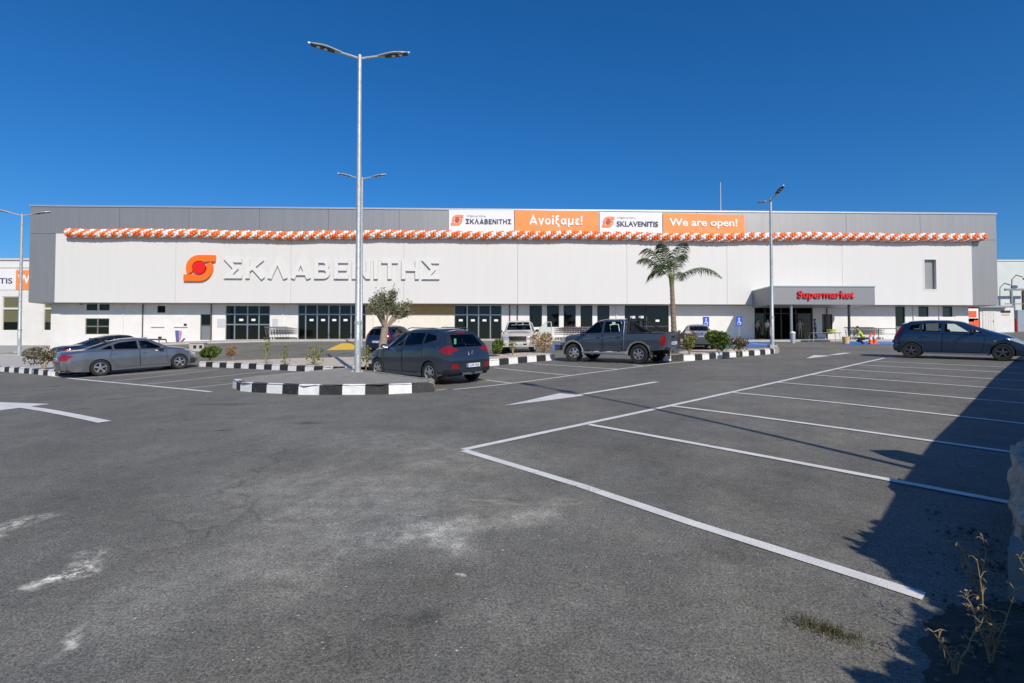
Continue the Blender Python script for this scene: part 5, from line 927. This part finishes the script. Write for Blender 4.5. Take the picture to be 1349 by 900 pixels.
bush('dry_shrub','dull brown green shrub below the right disabled parking sign','shrub',972,466,24,28,LB,700,.05,.24,stemm=DRYST)
bush('dry_shrub','spiky dry olive shrub at the tail of the steel grey saloon','shrub',57,487,31,44,LB,900,.06,stemm=DRYST)
def sapling(label,px,py,hpx,lm=LY,n=70,spread=.13,lift=.22):
    x,y=at(px,py,lift); z=g(x,y)+lift-.03; H=hpx*y/FPX; t=empty('sapling',label,'sapling',(x,y,z),0,'young plants in the planting strip'); st=MB(); P=[]
    for k in range(2):
        a=random.uniform(0,6.28); tip=Vector((math.cos(a)*.08,math.sin(a)*.08,H*random.uniform(.8,1))); st.tube([(0,0,-.05),tip*.5+Vector((random.uniform(-.04,.04),0,0)),tip],[.018,.013,.006],5)
        for _ in range(n//2): f=random.uniform(.15,1.0); p=tip*f; P.append((p.x+random.gauss(0,spread)*.6,p.y+random.gauss(0,spread)*.6,p.z+random.gauss(0,.04)))
    m=MB(); leaves(m,P,.06); ob('foliage',m,lm,t); ob('stem',st,DRYST,t)
sapling('tall thin yellow sapling, first from the left in the strip',350,479,34); sapling('thin yellow sapling, second from the left in the strip',375,480.5,32)
sapling('bushy low sapling in front of the yellow hatched area',413,481,26,LY,150,.28); sapling('yellow sapling right beside the foot of the tall lamp',482,485,34,LY,90,.14)
def limb(mb,pts,r0,r1,n=8): k=len(pts); mb.tube(pts,[r0+(r1-r0)*i/(k-1) for i in range(k)],n)
# olive tree
x,y=-5.15,20.9; z=g(x,y)+.18; ot=empty('olive_tree','small pruned olive tree behind the crossover bonnet','tree',(x,y,z)); sc=y/FPX; tr=MB(); br=MB(); P=[]
Ht=(472-425)*sc; top=Vector(((514-506)*sc,0,(472-398)*sc))
limb(tr,[(0,0,-.15),(.05,0,.25),(-.03,.02,.6),(.02,0,.95),(.07,.02,Ht)],.19,.14,10); tr.ell((0,0,.12),(.22,.2,.22),10,6); tr.ell((.0,0,.62),(.15,.14,.3),8,6)
fk=Vector((.07,.02,Ht-.05))
for k in range(22):
    a=2*math.pi*k/22*3.7+random.uniform(-.2,.2); e=random.uniform(-.45,1.25); d=Vector((math.cos(a)*math.cos(e),math.sin(a)*math.cos(e),math.sin(e))); L=random.uniform(.7,.95); c=top+Vector((d.x*.88,d.y*.8,d.z*.64))*L; m=fk*.45+c*.55+Vector((0,0,.06)); limb(br,[fk,m,c],.04,.010,6)
    for q in range(13):
        t0=m.lerp(c,random.random()); d2=(c-fk).normalized()+Vector((random.gauss(0,.6),random.gauss(0,.6),random.gauss(.25,.5))); tip=t0+d2.normalized()*random.uniform(.15,.38); br.tube([t0,tip],[.008,.003],3,cap=False)
        for w_ in range(15): f=random.random(); p=t0.lerp(tip,f); P.append(p+Vector((random.gauss(0,.06),random.gauss(0,.06),random.gauss(0,.06))))
cr=MB(); leaves(cr,P,.046,0,2.6); ob('trunk',tr,BARK,ot,60); ob('branch',br,BARK,ot); ob('crown',cr,LO,ot)
# palm
py_=26.2; x=(889-674.5)/FPX*py_; z=g(x,py_)+.1; pt=empty('palm_tree','young feather palm with few wind bent fronds before the white facade','palm tree',(x,py_,z)); sc=py_/FPX; zc=EYE+(467-372)*sc-z
tk=MB(); lean=-.13; n=16
for i in range(n):
    f0,f1=i/n,(i+1)/n; r=.155-.055*f0; tk.lathe([(r*1.08,0),(r*.94,zc*(f1-f0)*.98)],12,'z',(lean*f0,0,-.1+(zc+.1)*f0))
tk.tube([(0,0,-.1),(lean,0,zc)],[.14,.09],10); ob('trunk',tk,PBARK,pt,60)
bo=MB()
for k in range(8): a=k*.8; bo.tube([(lean+.06*math.cos(a),.06*math.sin(a),zc-.25),(lean+.10*math.cos(a),.10*math.sin(a),zc+.1),(lean+.15*math.cos(a),.15*math.sin(a),zc+.5)],[.04,.035,.018],6)
ob('leaf_base',bo,mat('palm_green_stem',(.16,.20,.06),.6,0,.2,10),pt,60)
FR=[((-18,38,0),(-34,52,-.2),(-43,36,-.3)),((-16,30,.5),(-30,44,.9),(-38,30,1.2)),((-12,24,-.6),(-24,26,-1.0),(-30,6,-1.1)),((-8,30,-.3),(-14,48,-.5),(-22,46,-.8)),((-3,34,.2),(-3,52,.4),(-9,56,.7)),((2,34,-.4),(6,50,-.8),(8,44,-1.3)),((8,32,.3),(18,48,.5),(24,32,.9)),((20,16,0),(44,30,0),(66,4,-.1)),((-14,22,0),(-26,20,.1),(-33,-2,.2)),((6,28,.8),(10,40,1.5),(10,34,2.0)),((12,18,.5),(22,22,1.0),(26,6,1.4))]
c0=Vector((lean,0,zc+.05))
for fr_i in FR:
    b1,b2,b3=[c0+Vector((p[0]*sc,p[2],p[1]*sc)) for p in fr_i]; N=26; R=[c0*(1-t)**3+b1*3*t*(1-t)**2+b2*3*t*t*(1-t)+b3*t**3 for t in [i/N for i in range(N+1)]]; f=MB(); rc=MB(); rc.tube(R,[.022-.018*i/N for i in range(N+1)],4)
    for i in range(5,N):
        for sub in (0,.33,.66):
            d=(R[i+1]-R[i]).normalized(); o_=R[i].lerp(R[i+1],sub); sd=d.cross(Vector((0,0,1))).normalized(); L=.58*math.sin(math.pi*min(1,(i/N)*.82+.16))*random.uniform(.8,1.15)
            for sg in (1,-1):
                v=(sd*sg*.75+d*.55+Vector((random.gauss(-.06,.12),random.gauss(0,.1),-.35+random.gauss(0,.15)))).normalized(); m_=o_+v*L*.55; tp=o_+v*L+Vector((-.04,0,-.16*L/.4)); wv=d*.015
                f.add([o_-wv*.5,o_+wv*.5,m_+wv,tp,m_-wv],[(0,1,2,4),(4,2,3)])
    fo=ob('frond',f,LP,pt); ob('rachis',rc,MATS['palm_green_stem'],fo)
# foreground: bare soil, pebbles, dry weeds, grass tuft, low block of concrete topped by stone
_so=[(1.55,1.8),(1.66,1.98),(1.70,2.17),(1.80,2.24),(1.86,2.42),(1.98,2.50),(2.03,2.66),(2.15,2.72),(2.22,2.86),(2.36,2.90),(2.47,3.01),(2.62,2.98),(2.75,3.06),(2.9,3.0),(3.6,3.3),(4.2,2.4),(4.5,.5),(2.5,-.8),(1.0,-.6)]; _rg=[]
for (a,b),(c,d) in zip(_so,_so[1:]+_so[:1]):
    n=max(1,int(math.hypot(c-a,d-b)/.03)) if b>1.5 and d>1.5 else 1
    for k in range(n): _rg.append((a+(c-a)*k/n+(random.gauss(0,.014) if n>1 else 0),b+(d-b)*k/n+(random.gauss(0,.014) if n>1 else 0)))
patch('bare_soil',_rg,mat('dark_soil',(.07,.06,.046),.95,0,.35,9,1,30),.005,n=2)
pb=MB()
for _ in range(500):
    a=random.random(); xx=random.uniform(1.75,3.6); yy=xx*1.15+random.gauss(-.25,.35); 
    if yy>xx*1.28: continue
    r=abs(random.gauss(.0,.006))+.003; pb.ell((xx,yy,g(xx,yy)+.005+r*.3),(r*random.uniform(.8,1.4),r,r*.7),6,4)
ob('pebbles',pb,mat('pebble',(.13,.115,.095),.9,0,.4,3),label='scattered pebbles and grit on the soil at lower right',kind='stuff')
def weed(label,x,y,H,n=5,m=DRYST,sp=.22,r=.0042,leafn=0,cat='weed'):
    t=empty('dry_weed',label,cat,(x,y,g(x,y)),random.random()*6,'dry weeds on the bare soil'); st=MB(); P=[]
    for k in range(n):
        a=random.uniform(0,6.28); s_=random.uniform(.2,1)*sp; h=H*(1 if k==0 else random.uniform(.4,.85)); pts=[Vector((0,0,-.02))]
        for q in range(1,7): f=q/6; pts.append(Vector((math.cos(a)*s_*f**1.3*h/.4+random.gauss(0,.006),math.sin(a)*s_*f**1.3*h/.4+random.gauss(0,.006),h*f)))
        st.tube(pts,[r*(1.1-.8*i/6) for i in range(7)],5)
        for q in (2,3,4,5,6):
            for _ in range(3):
                b=pts[q]; d=Vector((random.gauss(0,1),random.gauss(0,1),random.gauss(.5,.4))).normalized()*random.uniform(.02,.055); st.tube([b,b+d*.6+Vector((0,0,.01)),b+d],[r*.5,r*.4,r*.25],4); P.append(b+d)
    ob('stem',st,m,t); lf=MB(); leaves(lf,P,.009); ob('seed_head',lf,LD,t,kind='stuff')
    return t
weed('tall curled dry weed, leftmost on the dark soil',2.02,2.42,.26,3); weed('branched dry weed left of centre on the dark soil',2.25,2.50,.44,6); weed('tall dry weed in front of the stone block',2.60,2.57,.46,5); weed('thin pale weed standing before the shaded wall foot',2.66,3.0,.40,5); weed('short dry weed at the lower right corner of the soil',2.45,2.38,.30,4)
gt=MB(); gx0,gy0=at(1088,832)
for _ in range(420):
    a,b=random.gauss(0,.10),random.gauss(0,.045); x=gx0+a*.8+b*.4; y=gy0-a*.55+b*.8; h=random.uniform(.015,.06); d=Vector((random.gauss(0,.5),random.gauss(0,.5),1)).normalized()*h; s_=Vector((random.gauss(0,1),random.gauss(0,1),0)).normalized()*.0025; p=Vector((x,y,g(x,y)+.001)); gt.add([p-s_,p+s_,p+d],[(0,1,2)])
ob('grass_tuft',gt,leafmat('grass_blades',(.05,.055,.018),(.20,.16,.06)),label='small half dry grass tuft in the cracked asphalt',cat='grass',kind='stuff')
bx,by=2.885,3.08; kb=empty('stone_topped_block','low concrete block topped by rough stone at the right edge','wall block',(bx,by,g(bx,by)),math.radians(43)); 
ob('concrete_block',MB().prism([(0,-.06),(1.6,.0),(1.6,.40),(0.02,.27)],lambda a,b:(a,0,b),lambda a,b:(a,-.55,b)),CONC,kb)
bm=bmesh.new(); bmesh.ops.create_icosphere(bm,subdivisions=5,radius=1)
rs=np.random.RandomState(3)
for v in bm.verts:
    p=v.co.copy(); p=p/((abs(p.x)**4+abs(p.y)**4+abs(p.z)**4)**.25); k=1+.05*math.sin(p.x*31+p.z*17)*math.cos(p.y*27+p.z*35)+.10*math.sin(p.x*5+1)*math.cos(p.y*6)+.07*math.sin(p.z*11+p.x*7)+.03*math.sin(p.x*23+p.y*19)*math.sin(p.z*21); v.co=Vector((p.x*.95*k,p.y*.30*k,p.z*.27*k))
me=bpy.data.meshes.new('rough_stone'); bm.to_mesh(me); bm.free(); me.materials.append(STONE); me.polygons.foreach_set('use_smooth',[True]*len(me.polygons)); st=link('rough_stone',me,kb); st.location=(1.02,-.29,.47); st.rotation_euler=(0,-.30,0)
# boundary wall and hedge along the right edge, whose shadow falls over the bays
edge=[at(1154,694),at(1190,632),at(1227,582),at(1256,554.5),at(1285,524.5),at(1309,498),at(1338,473.5)]; edge.append((edge[-1][0]*2-edge[-2][0],edge[-1][1]*2-edge[-2][1])); TE=math.tan(SUN_EL); mb=MB(); vs=[]
for ex,ey in edge:
    L=2.6; x,y=ex+SH.x*L,ey+SH.y*L; zt=g(ex,ey)+L*TE; vs.append((x,y,g(x,y)-.2,zt))
for (x0,y0,a0,b0),(x1,y1,a1,b1) in zip(vs,vs[1:]):
    d=Vector((x1-x0,y1-y0,0)).normalized(); n_=Vector((d.y,-d.x,0))*.22; mb.add([(x0,y0,a0),(x1,y1,a1),(x1,y1,b1),(x0,y0,b0),(x0+n_.x,y0+n_.y,a0),(x1+n_.x,y1+n_.y,a1),(x1+n_.x,y1+n_.y,b1),(x0+n_.x,y0+n_.y,b0)],[(0,1,2,3),(5,4,7,6),(3,2,6,7),(0,3,7,4),(1,5,6,2)])
bw_=empty('boundary_wall','plain boundary wall along the right side of the bays','wall',(0,0,0)); ob('wall',mb,CONC,bw_)
x0,y0,a0,b0=vs[1]; x1,y1,a1,b1=vs[2]; ob('pier',MB().box(-.18,.18,-.12,.3,-2,.16),CONC,bw_).location=(x0*.55+x1*.45,y0*.55+y1*.45,b0*.55+b1*.45)
hp=[(2.92,4.18),(2.62,3.92),(2.40,3.71),(2.52,3.50),(2.40,3.3),(2.46,3.05),(2.2,2.85),(2.0,2.7),(1.85,2.5),(1.6,2.37),(1.35,2.05),(1.0,1.6),(.5,1.0)]
hg=empty('hedge','overgrown hedge at the near end of the boundary wall','hedge',(0,0,0)); P=[]
for (ax,ay),(bx_,by_) in zip(hp,hp[1:]):
    n=int(3400*math.hypot(bx_-ax,by_-ay))
    for _ in range(n):
        f=random.random(); ex,ey=ax+(bx_-ax)*f,ay+(by_-ay)*f; L=2.5; x,y=ex+SH.x*L,ey+SH.y*L; zt=g(ex,ey)+L*TE; q=random.random(); o_=abs(random.gauss(.04,.16)); q=q**.55; zz=g(x,y)+(zt-g(x,y)+.03-.6*o_)*q; P.append((x+o_*.75,y-o_*.66,zz))
hm=MB(); leaves(hm,P,.11,0,1.6); ob('foliage',hm,LH,hg); st=MB()
for i in range(0,len(hp)-1):
    ex,ey=hp[i]; x,y=ex+SH.x*2.5+.15,ey+SH.y*2.5-.13; st.tube([(x,y,g(x,y)-.1),(x+.05,y,g(x,y)+.8),(x-.03,y,g(x,y)+1.5)],[.035,.028,.012],6)
ob('stem',st,BARK,hg)
# ------------------------------------------------------------------ street furniture and people near the entrance
def sign(label,px,py,ptop):
    x,y=at(px,py,.1); z=g(x,y)+.1; sc=y/FPX; H=(py-ptop)*sc; t=empty('disabled_parking_sign',label,'sign',(x,y,z),YAW,'disabled parking signs'); ob('post',MB().tube([(0,0,-.1),(0,0,H)],.03,8),GALV,t); w_=.22; pl=ob('plate',MB().box(-w_,w_,-.06,-.035,H-.66,H),SIGNB,t)
    s_=MB().lathe([(0,-.064),(.05,-.064)],10,'y',(0,0,H-.15)); s_.box(-.03,.02,-.0635,-.061,H-.42,H-.21).box(-.03,.12,-.0636,-.0611,H-.40,H-.36).box(.08,.12,-.0634,-.0609,H-.55,H-.40); s_.tube([(.10*math.cos(a)-.02,-.064,H-.46+.10*math.sin(a)) for a in [math.radians(100+k*25) for k in range(10)]],.014,4); ob('wheelchair_symbol',s_,WTXT,pl)
sign('left blue disabled parking sign above the grey saloon',930,453,417.5); sign('right blue disabled parking sign in front of the shaded wall',973.5,454,417)
def cone(label,px,py,hpx):
    x,y=at(px,py); H=hpx*y/FPX; t=empty('traffic_cone',label,'traffic cone',(x,y,g(x,y)),.2,'orange traffic cones'); ob('base',MB().box(-.2,.2,-.2,.2,0,.04),CONEO,t); ob('body',MB().lathe([(.15,.04),(.10,H*.38)],14).lathe([(.075,H*.62),(.03,H),(0,H)],14),CONEO,t,True); ob('white_band',MB().lathe([(.10,H*.38),(.075,H*.62)],14),WTXT,t,True)
cone('left traffic cone with a broad white band',1147,453.5,15.5); cone('right plain traffic cone close behind the other',1152.5,453.2,18.5)
def rail(label,pa,pb,d,h=.95):
    x0,x1=u(pa,d),u(pb,d); p=mwall(x0,d,0); z=g(p.x,p.y)+.08; t=empty('handrail',label,'handrail',(p.x,p.y,z),YAW); L=x1-x0; n=max(2,int(L/1.2)+1); ob('top_rail',MB().tube([(0,0,h),(L,0,h)],.03,6),DARKF,t); ob('mid_rail',MB().tube([(0,0,h*.5),(L,0,h*.5)],.02,6),DARKF,t)
    for k in range(n): ob('post',MB().tube([(L*k/(n-1),0,-.1),(L*k/(n-1),0,h)],.03,6),DARKF,t)
rail('dark handrail right of the row of red handled trolleys',1157,1181,-.6); 
x0=u(182,-1.2); x1=u(238,-1.2); p=mwall(x0,-1.2,0); z=W(210,454,-1.2)[1]+2.96; t=empty('ramp_rail','low dark ramp rail along the wall behind the steel grey saloon','rail',(p.x,p.y,z),YAW); L=x1-x0; ob('top_rail',MB().tube([(0,0,.42),(L*.66,0,.42),(L*.68,0,.12),(L,0,.12),(L+.35,0,.5)],.07,6),PIPE,t); ob('lower_rail',MB().tube([(.6,0,.12),(L*.68,0,.12)],.05,6),PIPE,t); 
for k in range(5): ob('post',MB().tube([(L*k/4,0,-1.0),(L*k/4,0,.42 if k<3 else .12)],.04,6),PIPE,t)
x,z=W(235.5,435.5,-.5); xb,zb2=W(235.5,451,-.5); p=mwall(x,-.5,0); t=empty('rolled_banner','rolled blue and pink banner standing against the white wall','rolled banner',(p.x,p.y,2.96+zb2),YAW); H=z-zb2; ob('blue_roll',MB().tube([(-.08,0,0),(-.10,0,H*.5),(-.12,0,H)],[.10,.14,.16],9),mat('banner_blue',(.08,.12,.35),.6,0,.2,6),t,True); ob('pink_edge',MB().tube([(.08,-.02,.1),(.12,-.02,H*.5),(.14,-.02,H-.03)],[.06,.10,.12],8),mat('banner_pink',(.55,.28,.40),.6,0,.2,6),t,True); ob('foot',MB().lathe([(.28,-.15),(.28,0),(.1,.05)],12),BLACKP,t)
t_=at(1052.5,452.5); t=empty('litter_bin','short white and grey bin beside the left canopy post','bin',(t_[0]-.45,t_[1],g(*t_)),0); ob('body',MB().lathe([(.16,0),(.18,.75),(.17,.75)],12),GALV,t,True); ob('lid',MB().lathe([(.19,.75),(.19,.8),(.05,.9),(0,.9)],12),WTXT,t,True)
t_=at(1114.5,452.8); t=empty('yellow_bucket','small yellow bucket at the foot of the right canopy post','bucket',(t_[0],t_[1],g(*t_)),0); ob('body',MB().lathe([(0,0),(.2,0),(.26,.5),(.24,.5)],12),mat('bucket_yellow',(.75,.5,.2),.5,0,.1),t,True); ob('handle',MB().tube([(.25*math.cos(a),0,.5+.12*math.sin(a)) for a in [math.pi*k/8 for k in range(9)]],.012,4),GALV,t)
t_=at(1104,450.5); t=empty('folding_table','grey trestle table with a yellow tub left of the right post','table',(t_[0]-.7,t_[1]+.3,g(*t_)),YAW); ob('table_top',MB().box(-1.4,1.0,-.35,.35,.70,.75),mat('table_grey',(.2,.2,.21),.6,0,.1),t)
for a in (-1.3,.9):
    for b in (-.3,.3): ob('leg',MB().tube([(a,b,0),(a*.95,b,.70)],.025,6),GALV,t)
tb=empty('yellow_tub','yellow tub standing on the grey trestle table','tub',(t_[0]-.35,t_[1]+.3,g(*t_)+.752),0); ob('body',MB().lathe([(0,0),(.26,0),(.34,.22),(.31,.22),(.29,.03),(0,.03)],14),mat('tub_yellow',(.65,.68,.08),.5,0,.1),tb,True); ob('rim',MB().lathe([(.34,.20),(.37,.22),(.34,.24),(.32,.22)],14),MATS['tub_yellow'],tb,True)
def person(label,x,y,z,face,shirt,trousers,pose='stand',hair=HAIR,sleeve=None):
    t=empty('person',label,'person',(x,y,z),face,'people near the entrance'); V=[];E_=[];Rd=[];Mi=[]
    def v(p,r,m,par=None):
        V.append(p); Rd.append(r); Mi.append(m)
        if par is not None: E_.append((par,len(V)-1))
        return len(V)-1
    cr=pose=='crouch'; hz=.42 if cr else .95; ln=.36 if cr else .04     # mats 0 trousers 1 shirt 2 skin 3 shoes
    pel=v((0,0,hz),(.15,.11),0); ab=v((ln*.4,0,hz+.22),(.145,.10),1,pel); ch=v((ln*.85,0,hz+.42),(.17,.115),1,ab); nk=v((ln*1.02,0,hz+.55),(.06,.06),2,ch); hb=v((ln*1.1+.02,0,hz+.66),(.075,.08),2,nk); ht=v((ln*1.1+.03,0,hz+.78),(.06,.07),2,hb); v((ln*1.1+.13,0,hz+.68),(.018,.018),2,hb)
    for sg in (1,-1):
        hp_=v((0,sg*.09,hz-.06),(.09,.09),0,pel)
        if cr: kn=v((.42,sg*.16,.46 if sg>0 else .25),(.065,.065),0,hp_); an=v((.10 if sg>0 else -.12,sg*.15,.09),(.045,.045),0,kn)
        else: kn=v((.03+.05*sg,sg*.10,.50),(.065,.065),0,hp_); an=v((-.02+.10*sg,sg*.10,.09),(.042,.042),0,kn)
        p=V[an]; v((p[0]+.17,p[1]*1.1,.035),(.035,.03),3,an)
        s_=v((ln*.9,sg*.20,hz+.44),(.062,.062),1,ch)
        if cr: el=v((ln*.9+.16,sg*.27,hz+.22),(.042,.042),1 if sleeve else 2,s_); wr=v((ln*.9+.36,sg*.16,hz+.06),(.028,.028),2,el)
        else: el=v((.02,sg*.27,hz+.18),(.042,.042),1 if sleeve else 2,s_); wr=v((.14,sg*.25,hz-.03),(.027,.027),2,el)
        p=V[wr]; d=Vector((.6,-.1*sg,-.75)) if cr else Vector((.35,0,-.93)); pm=v(tuple(Vector(p)+d*.07),(.038,.018),2,wr)
        for q in range(4): f=v(tuple(Vector(p)+d*.12+Vector((0,(q-1.5)*.019,0))),(.009,.009),2,pm); v(tuple(Vector(p)+d*(.16-.008*abs(q-1.3))+Vector((.012,(q-1.5)*.02,0))),(.007,.007),2,f)
        v(tuple(Vector(p)+d*.08+Vector((.045,-sg*.02,0))),(.009,.009),2,pm)
    me=bpy.data.meshes.new('body'); me.from_pydata(V,E_,[]); o=link('body',me,t); o.modifiers.new('Skin','SKIN')
    sv=me.skin_vertices[0].data
    for i,r in enumerate(Rd): sv[i].radius=r; sv[i].use_root=(i==0)
    sb=o.modifiers.new('Subsurf','SUBSURF'); sb.levels=1; sb.render_levels=1
    dg=bpy.context.evaluated_depsgraph_get(); dg.update(); nm=bpy.data.meshes.new_from_object(o.evaluated_get(dg)); o.modifiers.clear(); o.data=nm
    for m in (trousers,shirt,SKIN,BLACKP): nm.materials.append(m)
    Va=np.array(V); 
    for f in nm.polygons: f.material_index=Mi[int(np.argmin(((Va-np.array(f.center[:]))**2).sum(1)))]; f.use_smooth=True
    hx=ln*1.1+.02; ob('hair',MB().ell((hx-.02,0,hz+.77),(.095,.088,.085),10,7),hair,t,True)
    for sg in (1,-1): ob('eye',MB().ell((hx+.085,sg*.03,hz+.71),(.012,.014,.010),6,4),WTXT,t)
    return t
DKC=mat('dark_cloth',(.03,.03,.035),.85,0,.2,8); BLC=mat('bright_blue_cloth',(.02,.25,.55),.8,0,.1,8); GRC=mat('grey_cloth',(.33,.34,.33),.85,0,.15,8); WHC=mat('white_cloth',(.62,.64,.62),.85,0,.1,8)
def stand(px,d,*a,**k): p=mwall(u(px,d),d,0); return person(a[0],p.x,p.y,g(p.x,p.y)+.10,*a[1:],**k)
stand(1074,.2,'person in dark trousers and bright blue vest at the entrance edge',math.radians(160),BLC,DKC); stand(1010.5,.5,'person in white top beside the lamp post in the entrance',math.radians(-70),WHC,DKC); stand(1054,1.0,'person in pale grey clothes inside the entrance right of the post',math.radians(-120),GRC,GRC); stand(998,1.0,'person in grey clothes at the left end of the entrance',math.radians(-60),GRC,DKC)
p=at(1138,453.6); person('crouching worker in yellow vest beside the traffic cones',p[0],p[1],g(*p),math.radians(172),HIVIS,DKC,'crouch')
